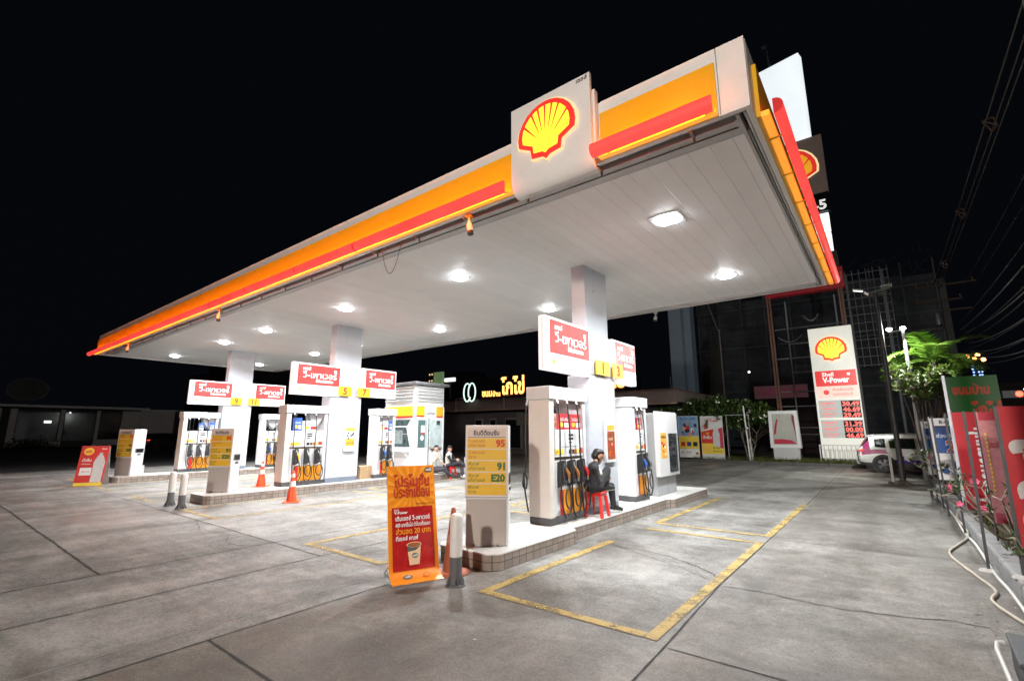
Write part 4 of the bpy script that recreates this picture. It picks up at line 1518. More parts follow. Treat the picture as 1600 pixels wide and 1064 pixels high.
# bin with squeegees, cardboard box
t = thing('squeegee_bin', 'dark grey bin holding yellow and red squeegees between pump 5 and the column', 'bin', (-13.62, 8.24, .2))
m_ = MB()
m_.lathe((0, 0, 0), [(.13, 0), (.16, .40), (.17, .40), (.15, .385), (.12, .05)], M('bin_grey', (.07, .075, .085), .5), 4 * 5)
m_.build('tub', t)
for i, (dx, dy, c_, l_) in enumerate(((-.05, -.07, 'squeegee_cream', .55), (0, .0, 'squeegee_pale', .58), (.02, .09, 'squeegee_red', .58), (-.02, .12, 'squeegee_black', .64))):
    mt = M(c_, {'squeegee_cream': (.72, .66, .36), 'squeegee_pale': (.70, .60, .42), 'squeegee_red': (.6, .08, .04), 'squeegee_black': (.03, .03, .03)}[c_], .5)
    m_ = MB()
    a, c = Vector((dx * .5, dy * .5, .06)), Vector((dx * 2.2, dy * 2.2, l_ + .1))
    m_.tube([a, c], .016, mt, 8)
    m_.bar(a.lerp(c, .55), a.lerp(c, .95), .05, .03, mt)
    m_.build('squeegee', t)
t = thing('cardboard_box', 'closed brown cardboard box at the foot of the middle column', 'box', (-13.88, 9.32, .2), R(6))
cb_ = M('cardboard', (.36, .24, .13), .8, var=.15, scale=5)
m_ = MB()
m_.box(-.0, .38, 0, .56, 0, .40, cb_)
m_.build('carton', t, .008)
m_ = MB()
m_.box(-.002, .384, .255, .305, .401, .405, M('parcel_tape', (.48, .36, .2), .3))
m_.box(.381, .384, .255, .305, .27, .40, M('parcel_tape', (.48, .36, .2), .3))
m_.build('tape', t)
m_ = MB()
m_.add([(.38, .0, .401), (.0, 0, .401), (.02, -.12, .46), (.36, -.12, .45)], [(0, 1, 2, 3), (3, 2, 1, 0)], cb_)
m_.build('flap', t)

# ------------------------------------------------------------------ red plastic stools
stool_m = M('stool_red', (.72, .035, .03), .35, var=.06)
for (px, py, pz), lb in (((-4.30, 7.99, .2), 'red plastic stool under the man beside pump 1'), ((-12.88, 12.80, 0), 'red plastic stool under the woman outside the cashier booth')):
    t = thing('plastic_stool', lb, 'stool', (px, py, pz), R(4), 'red plastic stools')
    m_ = MB()
    m_.box(-.15, .15, -.15, .15, .405, .44, stool_m)
    m_.box(-.135, .135, -.135, .135, .36, .404, stool_m)
    m_.build('seat', t, .012)
    for sx in (-1, 1):
        for sy in (-1, 1):
            m_ = MB()
            a, c = Vector((sx * .115, sy * .115, .36)), Vector((sx * .155, sy * .155, 0))
            m_.obox((a + c) / 2, (.026, 0, 0), (0, .026, 0), (c - a) / 2, stool_m)
            m_.build('leg', t, .006)
t = thing('storage_box', 'white box on the ground behind the woman on the stool', 'box', (-12.55, 13.55, 0), R(20))
m_ = MB()
m_.box(-.2, .2, -.2, .2, 0, .70, white)
m_.build('crate', t, .02)
m_ = MB()
m_.box(-.21, .21, -.21, .21, .702, .74, white)
m_.build('lid', t, .01)

# ------------------------------------------------------------------ people
skin1 = M('skin_brown', (.38, .20, .125), .5, var=.08, scale=12)
skin2 = M('skin_light', (.55, .34, .25), .5, var=.06, scale=12)
hairm = M('black_hair', (.012, .010, .010), .5, var=.4, scale=40)
cl_black = M('cloth_black', (.022, .022, .024), .85, var=.3, scale=9, bump=.4, bscale=30)
cl_navy = M('cloth_charcoal', (.045, .042, .055), .85, var=.25, scale=9, bump=.4, bscale=30)
cl_white = M('cloth_white', (.72, .70, .64), .85, var=.08, scale=9, bump=.3, bscale=30)
shoe_b = M('shoe_black', (.02, .02, .02), .5)
shoe_w = M('shoe_white', (.75, .75, .74), .5)
eyem = M('eye_dark', (.01, .008, .008), .2)
lipm = M('lip', (.35, .10, .09), .5)


def body_mesh(caps, name, voxel=.011):
    """union of tapered capsules grown into one continuous surface; caps: (a, b, ra, rb, material)"""
    mb = MB()
    for a, b_, ra, rb, mt in caps:
        a, b_ = Vector(a), Vector(b_)
        mb.sphere(a, ra, mt, 12, 8)
        if (b_ - a).length > 1e-4:
            mb.sphere(b_, rb, mt, 12, 8)
            mb.tube([a, b_], [ra, rb], mt, 12)
    o = mb.build(name)
    r = o.modifiers.new('r', 'REMESH')
    r.mode = 'VOXEL'
    r.voxel_size = voxel
    sm = o.modifiers.new('s', 'SMOOTH')
    sm.factor = .5
    sm.iterations = 3
    dg = bpy.context.evaluated_depsgraph_get()
    me = bpy.data.meshes.new_from_object(o.evaluated_get(dg))
    me.name = name
    old = o.data
    o.modifiers.clear()
    o.data = me
    bpy.data.meshes.remove(old)
    mats = []
    for c in caps:
        if c[4] not in mats:
            mats.append(c[4])
    me.materials.clear()
    for mt in mats:
        me.materials.append(mt)
    segs = [(Vector(a), Vector(b_), ra, rb, mats.index(mt)) for a, b_, ra, rb, mt in caps]
    for p in me.polygons:
        c = p.center
        best, bi = 1e9, 0
        for a, b_, ra, rb, i in segs:
            d = b_ - a
            L = d.length_squared
            f = 0 if L < 1e-9 else max(0, min(1, (c - a).dot(d) / L))
            dist = (c - a - d * f).length - (ra + (rb - ra) * f)
            if dist < best:
                best, bi = dist, i
        p.material_index = bi
        p.use_smooth = True
    return o


def hand(caps, wrist, direction, palm_n, mt, curl=.6, thumb_side=1):
    d = Vector(direction).normalized()
    n = Vector(palm_n)
    n = (n - d * n.dot(d)).normalized()
    s_ = d.cross(n) * thumb_side
    w = Vector(wrist)
    caps.append((w, w + d * .075, .026, .034, mt))
    caps.append((w + d * .05 + s_ * .018, w + d * .085 - s_ * .02, .022, .022, mt))
    for i, (off, L) in enumerate(((.030, .066), (.010, .074), (-.010, .068), (-.029, .054))):
        a = w + d * .088 + s_ * off
        k = a + (d * math.cos(curl * .6) + n * math.sin(curl * .6)) * L * .5
        e = k + (d * math.cos(curl * 1.7) + n * math.sin(curl * 1.7)) * L * .5
        caps.append((a, k, .0098, .009, mt))
        caps.append((k, e, .009, .0078, mt))
    a = w + d * .025 + s_ * .028
    k = a + (d * .6 + s_ * .7 + n * .3).normalized() * .034
    e = k + (d * .9 + s_ * .15 + n * .4).normalized() * .03
    caps.append((a, k, .012, .0105, mt))
    caps.append((k, e, .0105, .009, mt))


def foot(caps, ankle, toe, up, mt, sole):
    a, b_ = Vector(ankle), Vector(toe)
    d = (b_ - a).normalized()
    up = Vector(up).normalized()
    heel = a - d * .045 - up * .035
    caps.append((a, heel + d * .03, .048, .042, mt))
    caps.append((heel, b_ - up * .02, .038, .036, mt))
    caps.append((a + d * .03, b_ - up * .015, .045, .034, mt))
    caps.append((heel - up * .024, b_ - up * .046, .026, .024, sole))


def person(label, J, face, up, mats, hair, hold=None):
    """J: joints in world metres; face: facing direction of the head"""
    sk, top, tr, sh, so, slv = mats
    V = {k: Vector(v) for k, v in J.items()}
    face = Vector(face).normalized()
    up = Vector(up).normalized()
    side = face.cross(up).normalized()
    up = side.cross(face).normalized()
    caps = []
    hd = V['head']
    # head: skull, face, jaw, nose, ears
    caps += [(hd + up * .035 - face * .02, hd + up * .03 + face * .015, .085, .080, sk), (hd - up * .02 + face * .01, hd - up * .06 + face * .035, .070, .048, sk),
             (hd - up * .085 + face * .045, hd - up * .085 + face * .04, .030, .030, sk), (hd + up * .015 + face * .085, hd - up * .02 + face * .100, .010, .014, sk)]
    for s_ in (-1, 1):
        caps.append((hd + side * s_ * .083 - up * .0, hd + side * s_ * .083 - up * .03, .014, .012, sk))
        caps.append((hd + side * s_ * .032 + face * .074 + up * .035, hd + side * s_ * .045 + face * .068 + up * .035, .010, .010, sk))
    nk = V['neck']
    caps.append((hd - up * .06 - face * .02, nk, .052, .058, sk))
    ch, pv = V['chest'], V['pelvis']
    sl, sr, hl, hr = V['shl'], V['shr'], V['hl'], V['hr']
    caps += [(nk, sl, .062, .066, top), (nk, sr, .062, .066, top), (ch, sl.lerp(sr, .5), .125, .105, top), (ch + (sl - sr) * .16, pv + (hl - hr) * .22, .112, .118, top), (ch - (sl - sr) * .16, pv - (hl - hr) * .22, .112, .118, top),
             (hl, hr, .108, .108, tr), (pv, pv, .13, .13, tr)]
    for s_ in 'lr':
        caps += [(V['sh' + s_], V['el' + s_], .060, .046, slv), (V['el' + s_], V['wr' + s_], .044, .032, slv if 'longsleeve' in label or slv is cl_black else sk)]
        caps += [(V['h' + s_], V['kn' + s_], .098, .072, tr), (V['kn' + s_], V['an' + s_], .070, .052, tr)]
        foot(caps, V['an' + s_], V['to' + s_], V.get('up' + s_, Vector((0, 0, 1))), sh, so)
        hand(caps, V['wr' + s_], V['hd' + s_] - V['wr' + s_], V.get('pn' + s_, -up), sk, .7, 1 if s_ == 'l' else -1)
    if hair == 'bearded':
        caps.append((nk + face * .03 - up * .06, ch + face * .105 + up * .05, .055, .05, cl_white))
    o = body_mesh(caps, 'person')
    tag(o, label, 'person', 'seated people')
    # hair: cap over the skull, plus what the cut asks for
    m_ = MB()
    hc = [(hd + up * .052 - face * .038, .090), (hd + up * .072 + face * .012, .076), (hd + up * .0 - face * .05, .086)]
    caps2 = [(c, c, r_, r_, hairm) for c, r_ in hc]
    if hair == 'bun':
        caps2 += [(hd - face * .10 - up * .05, hd - face * .10 - up * .10, .05, .04, hairm)]
    if hair == 'long':
        caps2 += [(hd - face * .06 - up * .02 + side * .05, hd - face * .07 - up * .16 + side * .06, .05, .045, hairm), (hd - face * .06 - up * .02 - side * .05, hd - face * .07 - up * .16 - side * .06, .05, .045, hairm)]
    if hair == 'bearded':
        caps2 += [(hd - up * .095 + face * .055, hd - up * .115 + face * .05, .026, .018, hairm), (hd + side * .075 - up * .02, hd + side * .06 - up * .08 + face * .02, .014, .016, hairm), (hd - side * .075 - up * .02, hd - side * .06 - up * .08 + face * .02, .014, .016, hairm)]
    h = body_mesh(caps2, 'hair', .013)
    h.parent = o
    m_ = MB()
    for s_ in (-1, 1):
        m_.sphere(hd + side * s_ * .033 + face * .078 + up * .018, (.012, .012, .009), eyem, 8, 6)
    m_.build('eyes', o)
    m_ = MB()
    p = hd - up * .058 + face * .083
    m_.obox(p, side * .024, up * .006, face * .006, lipm)
    m_.build('mouth', o, .003)
    return o


# the man on the stool beside pump 1: right ankle over the seat, knee drawn up
o = person('man in black trousers and sneakers sitting on a red stool beside pump 1',
           dict(head=(-4.25, 8.00, 1.245), neck=(-4.27, 7.92, 1.12), chest=(-4.30, 7.88, .95), pelvis=(-4.31, 7.86, .735), shl=(-4.37, 7.98, 1.05), shr=(-4.22, 7.78, 1.05), hl=(-4.40, 7.90, .73), hr=(-4.22, 7.90, .73),
                ell=(-4.36, 8.12, .85), elr=(-4.18, 7.84, .80), wrl=(-4.29, 8.26, .84), wrr=(-4.13, 8.11, .83), hdl=(-4.22, 8.32, .86), hdr=(-4.17, 8.20, .87),
                knr=(-4.17, 8.17, 1.0), anr=(-4.17, 8.10, .715), tor=(-4.13, 8.31, .70), knl=(-4.27, 8.50, .68), anl=(-4.24, 8.52, .32), tol=(-4.17, 8.70, .27)),
           (.72, .60, -.34), (.28, .24, .93), (skin1, cl_black, cl_black, shoe_b, shoe_w, cl_black), 'bearded')
m_ = MB()
m_.obox((-4.19, 8.27, .88), (.006, 0, 0), (0, .035, .02), (0, -.035, .06), blackgl)
tag(m_.build('mobile_phone', bevel=.003), 'dark mobile phone held by the man on the stool', 'phone')
# two women by the booth
o = person('woman in a white top sitting on the kerb below the booth window, hand raised',
           dict(head=(-13.20, 12.36, 1.075), neck=(-13.24, 12.33, .93), chest=(-13.27, 12.32, .72), pelvis=(-13.30, 12.30, .42), shl=(-13.31, 12.50, .86), shr=(-13.16, 12.17, .86), hl=(-13.33, 12.40, .35), hr=(-13.22, 12.22, .35),
                ell=(-13.24, 12.62, .62), elr=(-13.0, 12.08, .66), wrl=(-13.05, 12.62, .52), wrr=(-12.94, 12.22, .83), hdl=(-12.95, 12.62, .50), hdr=(-12.93, 12.26, .95),
                knl=(-12.95, 12.66, .38), anl=(-12.78, 12.86, .10), tol=(-12.66, 13.02, .07), knr=(-12.86, 12.38, .36), anr=(-12.70, 12.72, .10), tor=(-12.58, 12.87, .07)),
           (.85, -.45, -.05), (0, 0, 1), (skin2, cl_white, cl_navy, shoe_b, shoe_w, cl_white), 'bun')
o = person('woman in a black and white top sitting cross-legged on the red stool by the booth',
           dict(head=(-12.86, 12.72, 1.06), neck=(-12.89, 12.71, .92), chest=(-12.92, 12.72, .75), pelvis=(-12.92, 12.74, .53), shl=(-12.98, 12.88, .86), shr=(-12.80, 12.56, .86), hl=(-12.96, 12.84, .50), hr=(-12.86, 12.68, .50),
                ell=(-12.86, 13.0, .68), elr=(-12.70, 12.62, .66), wrl=(-12.68, 12.92, .64), wrr=(-12.62, 12.80, .68), hdl=(-12.60, 12.88, .66), hdr=(-12.55, 12.86, .70),
                knl=(-12.58, 13.04, .54), anl=(-12.52, 13.06, .12), tol=(-12.38, 13.18, .08), knr=(-12.56, 12.94, .60), anr=(-12.34, 13.22, .36), tor=(-12.20, 13.34, .30)),
           (.85, -.3, -.35), (0, 0, 1), (skin2, cl_white, cl_navy, shoe_w, shoe_w, cl_black), 'long')

# ------------------------------------------------------------------ car
glass_d = M('car_glass', (.012, .014, .016), .08, var=.1)
tyre = M('tyre_rubber', (.02, .02, .02), .7)
rim = M('wheel_rim', (.14, .14, .15), .3, .8)


def car(label, loc, rz, paint, accents, tail):
    t = thing('parked_car', label, 'car', loc, rz)
    st = [(0.0, .40, .60, .84, .90, .92, .66, .76, .76, .66), (.06, .34, .62, .92, .98, 1.00, .74, .84, .82, .68), (.20, .30, .64, .97, 1.16, 1.20, .80, .90, .87, .66), (.42, .28, .66, 1.02, 1.44, 1.50, .84, .92, .88, .65),
          (.60, .27, .68, 1.04, 1.475, 1.54, .87, .93, .89, .66), (1.1, .26, .69, 1.0, 1.52, 1.585, .89, .94, .90, .68), (1.9, .25, .69, .97, 1.54, 1.60, .90, .94, .90, .69), (2.6, .25, .69, .95, 1.50, 1.56, .90, .94, .90, .68),
          (3.2, .25, .68, .94, 1.24, 1.27, .89, .93, .88, .70), (3.6, .25, .67, .92, .99, 1.02, .88, .92, .85, .74), (4.15, .27, .62, .82, .86, .89, .84, .89, .80, .66), (4.42, .36, .54, .68, .71, .73, .70, .76, .70, .56)]

    def prof(x):
        for a, b_ in zip(st, st[1:]):
            if a[0] <= x <= b_[0]:
                f = (x - a[0]) / (b_[0] - a[0])
                f2 = f
                return [p + (q - p) * f2 for p, q in zip(a, b_)]
        return st[-1]

    NX = 74
    rows = []
    for i in range(NX + 1):
        x = 4.42 * i / NX
        _, zs, zm, zb, zt, zr, ws, wm, wb, wt = prof(x)
        pts = []
        for k in range(4):
            f = k / 3
            pts.append((ws + (wm - ws) * math.sin(f * math.pi / 2), zs + (zm - zs) * f))
        for k in range(1, 5):
            f = k / 4
            pts.append((wm + (wb - wm) * f ** 1.6, zm + (zb - zm) * f))
        for k in range(1, 5):
            f = k / 4
            pts.append((wb - .02 + (wt - wb + .02) * f, zb + (zt - zb) * f))
        for k in range(1, 4):
            f = k / 3
            pts.append((wt * (1 - f), zt + (zr - zt) * math.sin(f * math.pi / 2)))
        rows.append((x, pts))
    n = len(rows[0][1])
    mb = MB()
    for sgn in (1, -1):
        for i in range(NX):
            xa, pa = rows[i]
            xb, pb = rows[i + 1]
            for k in range(n - 1):
                q_ = [(xa, sgn * pa[k][0], pa[k][1]), (xb, sgn * pb[k][0], pb[k][1]), (xb, sgn * pb[k + 1][0], pb[k + 1][1]), (xa, sgn * pa[k + 1][0], pa[k + 1][1])]
                xm, zm = (xa + xb) / 2, (pa[k][1] + pb[k + 1][1]) / 2
                mt = paint
                if 7 <= k <= 9:
                    if .62 < xm < 3.35 and not any(abs(xm - c) < .05 for c in (1.0, 1.98, 2.98)):
                        mt = glass_d
                elif k >= 10 and xm > 2.62 and xm < 3.5:
                    mt = glass_d
                elif xm < .40 and k >= 7 and xm > .08:
                    mt = glass_d
                if xm < .40 and 7 <= k <= 9 and xm > .15:
                    mt = accents[0] if accents else paint
                if k < 7 and accents:
                    if zm < .36:
                        mt = dgrey
                    elif xm < 1.0 and zm > .66 + xm * .12 and zm < 1.04 - xm * .16 and xm > .12:
                        mt = accents[0]
                    elif zm < .48 + max(0, .45 - abs(xm - 1.35)) * .42 and xm > .95:
                        mt = accents[1]
                    elif xm < .3 and zm < .45:
                        mt = dgrey
                mb.add(q_, [(0, 1, 2, 3) if sgn < 0 else (3, 2, 1, 0)], mt, True)
    mb.build('body', t)
    m_ = MB()
    m_.box(.25, 4.2, -.72, .72, .16, .4, black)
    m_.build('underbody', t)
    for s_ in (-1, 1):
        for wx in (.82, 3.55):
            m_ = MB()
            m_.cyl((wx, s_ * .80, .345), (wx, s_ * .945, .345), .40, black, 28)
            m_.build('wheel_arch', t)
            m_ = MB()
            m_.lathe((0, 0, 0), [(.22, -.1), (.31, -.11), (.345, -.08), (.345, .07), (.315, .10), (.24, .105), (.235, .09)], tyre, 32)
            wh = m_.build('wheel', t, loc=(wx, s_ * .86, .345), rot=(R(90) * (1 if s_ < 0 else -1), 0, 0))
            m_ = MB()
            m_.cyl((0, 0, .04), (0, 0, .07), .232, black, 28)
            for k in range(5):
                a = k * 2 * math.pi / 5
                m_.bar((math.cos(a) * .03, math.sin(a) * .03, .09), (math.cos(a + .12) * .225, math.sin(a + .12) * .225, .085), .055, .03, rim)
                m_.bar((math.cos(a) * .03, math.sin(a) * .03, .088), (math.cos(a - .25) * .225, math.sin(a - .25) * .225, .083), .03, .025, rim)
            m_.cyl((0, 0, .07), (0, 0, .105), .05, rim, 16)
            m_.build('rim', wh)
        m_ = MB()
        m_.obox((.11, s_ * .72, .90), (.09, 0, .012), (0, .16, 0), (0, 0, .03), tail)
        m_.build('tail_light', t, .01)
        m_ = MB()
        m_.obox((4.25, s_ * .68, .72), (.09, 0, 0), (0, .14, 0), (0, 0, .045), steel)
        m_.build('headlight', t, .01)
        m_ = MB()
        m_.obox((3.05, s_ * 1.02, 1.0), (.06, 0, 0), (0, .09, 0), (0, 0, .06), paint)
        m_.build('wing_mirror', t, .03)
        for dx in (1.3, 2.25):
            m_ = MB()
            m_.box(dx, dx + .17, s_ * .955 - .012, s_ * .955 + .012, .80, .825, paint)
            m_.build('door_handle', t, .006)
    m_ = MB()
    m_.prism([(.36, 1.47), (.62, 1.53), (.62, 1.56), (.36, 1.505)], (0, .60, 0), X, Z, 1.2, paint)
    m_.build('spoiler', t)
    return t


wpaint = M('car_white_paint', (.82, .81, .79), .25, var=.02, coat=.5)
pinkp = M('car_pink_wrap', (.36, .05, .15), .3, var=.05)
purp = M('car_purple_wrap', (.10, .025, .30), .3, var=.05)
tail_m = M('tail_lamp_red', (.5, .02, .02), .3, emit=(1, .10, .05), es=.7)
car('white hatchback with pink and purple livery parked behind the lamp pole', (-1.20, 26.1, 0), R(4), wpaint, (pinkp, purp), tail_m)
dark_p = M('car_dark_paint', (.02, .02, .022), .3)
tail2 = M('tail_lamp_bright', (.5, .02, .02), .3, emit=(1, .05, .03), es=3.5)
car('dark car with red tail lights standing before the left building', (-58.5, 15.3, 0), R(100), dark_p, None, tail2)
# ------------------------------------------------------------------ lit price sign at the back right
t = thing('price_sign', 'tall lit fuel price sign with red digits and a scallop emblem on top', 'price sign', (-2.90, 30.1, 0))
W_ = 1.96
pw = M('price_sign_white', (.78, .77, .70), .4, emit=(1.0, .96, .86), es=.30, var=.1)
m_ = MB()
m_.box(0, W_, 0, .32, .3, 7.18, pw)
m_.build('body', t, .02)
m_ = MB()
m_.box(.1, W_ - .1, .05, .27, 0, .3, lgrey)
m_.build('base', t)
f = ((0, 0, 0), X, Z)
m_ = MB()
emblem(m_, (W_ * .49, -.002, 5.40), X, Z, 1.42, emb_red, emb_yel, .09, emb_rim)
m_.build('emblem', t)
m_ = MB()
m_.rect(*f, .10, W_ - .06, 4.02, 4.84, lit_red, .004)
m_.rect(*f, .10, W_ - .06, 3.40, 4.0, M('price_pink', (.75, .5, .45), .4, emit=(1, .62, .52), es=.6), .004)
m_.text('Shell', *f, .28, lit_text, x=.42, y=4.55, d=.010, bold=.02, res=2)
m_.text('V-Power', *f, .42, lit_text, x=.42, y=4.20, d=.010, bold=.03, res=3, fit=1.16)
m_.ell(*f, W_ - .38, 4.62, .07, .07, lit_text, .010, 14)
m_.ell(*f, .52, 3.70, .13, .13, lit_red, .010, 18)
m_.text('เติมพลังทุกครั้ง', *f, .20, lit_red, x=.80, y=3.76, d=.010, res=1, fit=.9)
m_.text('ทุกการขับขี่', *f, .20, lit_red, x=.80, y=3.52, d=.010, res=1, fit=.85)
m_.build('brand_panel', t)
m_ = MB()
gpan = M('price_panel_grey', (.42, .44, .43), .4, emit=(.5, .55, .53), es=.35)
led = M('led_digits', (.6, .05, .05), .4, emit=(1.0, .14, .11), es=1.35, var=.02)
ledp = M('led_names', (.6, .05, .05), .4, emit=(1.0, .16, .13), es=.85, var=.02)
m_.rect(*f, .10, W_ - .05, 2.38, 3.28, gpan, .004)
m_.rect(*f, .12, W_ - .05, 1.34, 2.26, gpan, .004)
names = ['ดีเซล', 'วี-เพาเวอร์ 95', 'แก๊สโซฮอล์ 91', 'แก๊สโซฮอล์ 95', 'แก๊สโซฮอล์ E20', 'วี-เพาเวอร์ ดีเซล']
for i, (pr_, nm) in enumerate(zip(('30.49', '46.69', '29.49', '31.39', '00.00', '46.69'), names)):
    z = (2.98 - i * .29) if i < 3 else (1.96 - (i - 3) * .295)
    m_.rect(*f, 1.10, W_ - .06, z - .02, z + .26, blackgl, .007)
    m_.text(pr_, *f, .29, led, x=W_ - .09, y=z + .01, align='RIGHT', d=.012, bold=.035, res=2, fit=.72)
    m_.text(nm, *f, .13, ledp, x=.20, y=z + .12, d=.010, bold=.03, res=1, fit=.66)
    m_.text(nm[::1], *f, .07, ledp, x=.26, y=z + .01, d=.010, bold=.02, res=1, fit=.5)
m_.build('price_panel', t)
# low white railing in front
t = thing('white_railing', 'low white metal railing at the foot of the price sign', 'railing', (-2.95, 29.6, 0))
m_ = MB()
for z in (.96, .12):
    m_.box(0, 1.95, -.02, .02, z, z + .05, white)
m_.build('rail', t)
m_ = MB()
for k in range(11):
    m_.box(k * .19, k * .19 + .05, -.018, .018, .0 if k in (0, 10) else .17, .96, white)
m_.build('baluster', t)

# ------------------------------------------------------------------ high totem behind the canopy
t = thing('totem_sign', 'very tall brand totem on two brown posts rising behind the canopy', 'totem', (-5.2, 33, 0))
rust = M('post_brown', (.17, .075, .05), .6, var=.35, grime=.3)
TW = 4.0
for xx in (.12, TW - .1):
    m_ = MB()
    m_.box(xx - .12, xx - .03, -.1, .1, 0, 12.0, rust)
    m_.box(xx + .03, xx + .12, -.1, .1, 0, 12.0, rust)
    for k in range(24):
        m_.bar((xx - .03, -.06, .4 + k * .4), (xx + .03, -.06, .6 + k * .4), .02, .02, rust)
    m_.build('post', t)
m_ = MB()
m_.box(0, TW + .15, -.25, .25, 9.95, 11.2, M('totem_red', (.28, .012, .02), .45, emit=(.35, .01, .015), es=.12))
m_.box(.2, TW - .1, -.26, -.251, 10.1, 10.9, M('totem_red2', (.33, .015, .025), .45))
m_.text('Shell', (TW * .74, -.26, 10.42), X, Z, .62, M('totem_pink', (.55, .12, .1), .5), d=.006, bold=.02)
m_.build('lower_panel', t)
m_ = MB()
m_.box(0, TW, -.25, .25, 11.25, 12.2, M('totem_dark', (.03, .03, .035), .5))
m_.build('dark_panel', t)
litw = M('totem_lit_white', (.8, .8, .8), .4, emit=(.98, .99, 1.0), es=1.25)
m_ = MB()
for z in (12.35, 13.6):
    m_.box(1.2, TW - .15, -.27, .25, z, z + 1.05, litw)
m_.build('lit_panel', t)
m_ = MB()
m_.box(0, TW, -.25, .25, 14.8, 16.0, blackgl)
m_.text('วี-5', (TW - .75, -.25, 14.95), X, Z, .85, lit_text, align='CENTER', bold=.03, d=.006)
m_.build('number_panel', t)
m_ = MB()
m_.box(0, TW, -.25, .25, 16.1, 19.85, M('totem_brown', (.16, .115, .095), .5, emit=(.25, .18, .15), es=.18))
m_.build('emblem_panel', t)
m_ = MB()
emblem(m_, (2.05, -.26, 16.6), X, Z, 3.1, emb_red, M('emblem_amber_lit', (.8, .4, .05), .35, emit=(.95, .42, .02), es=.8), .06, M('emblem_pale_rim', (.8, .7, .4), .4, emit=(1, .80, .42), es=.95))
m_.build('emblem', t)
m_ = MB()
m_.obox((1.5, .1, 22.9), (1.95, -.33, 0), (.06, .3, 0), (0, 0, 2.9), M('totem_top_white', (.8, .82, .85), .4, emit=(.86, .93, .97), es=1.05, var=.25, scale=.25))
m_.build('top_panel', t)
m_ = MB()
m_.tube([(1.7, 0, 25.7), (1.6, -.1, 27.6)], .06, steel, 8)
m_.box(1.35, 1.65, -.2, .0, 27.55, 27.7, dgrey)
m_.build('rod_lamp', t)

# ------------------------------------------------------------------ dark frames, netting wall and pier beyond
t = thing('netting_wall', 'huge dark wall of netting and panels behind the flowering trees', 'wall', (-15.0, 48, 0))
nm_ = netmat('dark_netting', (.062, .066, .076), .5, .5)
m_ = MB()
for k in range(9):
    m_.box(1.2 + k * 2.0, 3.18 + k * 2.0, 0 + .05 * (k % 2), .3, .3, 14.2 - .2 * (k % 3), nm_)
m_.build('panel', t)
m_ = MB()
for k in range(10):
    m_.box(1.15 + k * 2.0, 1.25 + k * 2.0, -.12, -.02, 0, 15, M('frame_dark', (.09, .09, .10), .6))
for z in (5.2, 9.3, 13.0):
    m_.box(1, 19.3, -.12, -.02, z, z + .12, M('frame_dark', (.05, .05, .055), .6))
m_.build('frame', t)
m_ = MB()
for _ in range(220):
    x, z = random.uniform(1, 19), random.uniform(11.5, 15.5)
    a = random.uniform(0, 3.14)
    m_.bar((x, -.2, z), (x + math.cos(a) * .8, -.3, z + math.sin(a) * .8), .02, .02, M('twigs', (.06, .055, .05), .8))
m_.build('twig_screen', t)
t = thing('concrete_pier', 'smooth blue-grey concrete pier standing before the netting wall', 'pier', (-13.55, 42, 0))
m_ = MB()
pm = M('pier_concrete', (.30, .38, .47), .7, var=.15, scale=.5)
m_.box(-.95, .95, -.6, .6, 0, 15, pm)
m_.box(.15, .40, -.62, -.601, 0, 15, M('pier_stain', (.19, .25, .33), .7, var=.3, scale=.6))
m_.box(-1.25, -.97, -.3, .1, 3, 6.5, pm)
m_.build('shaft', t, .15)
t = thing('timber_post', 'slender pale post with a sloping brace right of the concrete pier', 'post', (-10.9, 44, 0))
m_ = MB()
brn = M('post_weathered', (.24, .21, .19), .8, var=.4)
m_.box(-.06, .06, -.06, .06, 0, 10.6, brn)
m_.bar((-.1, 0, 10.5), (-1.0, 0, 13.8), .07, .07, brn)
m_.build('shaft', t)
m_ = MB()
m_.add([(-.1, 0, 1), (-1.5, 0, 1), (-.9, .2, 9), (-.1, 0, 10)], [(0, 1, 2, 3), (3, 2, 1, 0)], M('sacking', (.04, .036, .03), .9, var=.5))
m_.build('cloth', t)
fl_m = M('lattice_steel', (.17, .175, .185), .5, .3, var=.3)
t = thing('billboard_frame', 'dark steel lattice of an empty billboard, behind the price sign', 'billboard frame', (-4.3, 45, 0))
m_ = MB()
for k in range(8):
    m_.box(2.5 + k * .44, 2.5 + k * .44 + .05, -.05, .05, 6.5, 14.2, fl_m)
for k in range(12):
    m_.box(2.5, 5.65, -.04, .04, 6.6 + k * .66, 6.6 + k * .66 + .05, fl_m)
m_.build('lattice', t)
m_ = MB()
for xx in (2.9, 5.2):
    m_.box(xx, xx + .16, .1, .26, 0, 14, fl_m)
m_.build('leg', t)
t = thing('ladder_frame', 'grey pole frame with cross rails left of the price sign', 'frame', (-5.3, 34.2, 0))
m_ = MB()
gp = M('galvanised_pipe', (.26, .27, .28), .4, .5, var=.2)
for xx, zt in ((.95, 9.9), (3.6, 9.9)):
    m_.cyl((xx, 0, 0), (xx, 0, zt), .06, gp, 10)
m_.build('upright', t)
m_ = MB()
for x0_, x1_, z in ((.2, 3.9, 8.1), (.95, 2.4, 7.1), (.2, 2.4, 6.2), (.95, 2.4, 5.3), (.2, 2.4, 4.1), (.1, 2.4, 3.2), (.2, 2.4, 1.9), (.2, 2.4, 1.5)):
    m_.cyl((x0_, 0, z), (x1_, 0, z), .045, gp if z != 8.1 else fl_m, 8)
m_.build('rail', t)
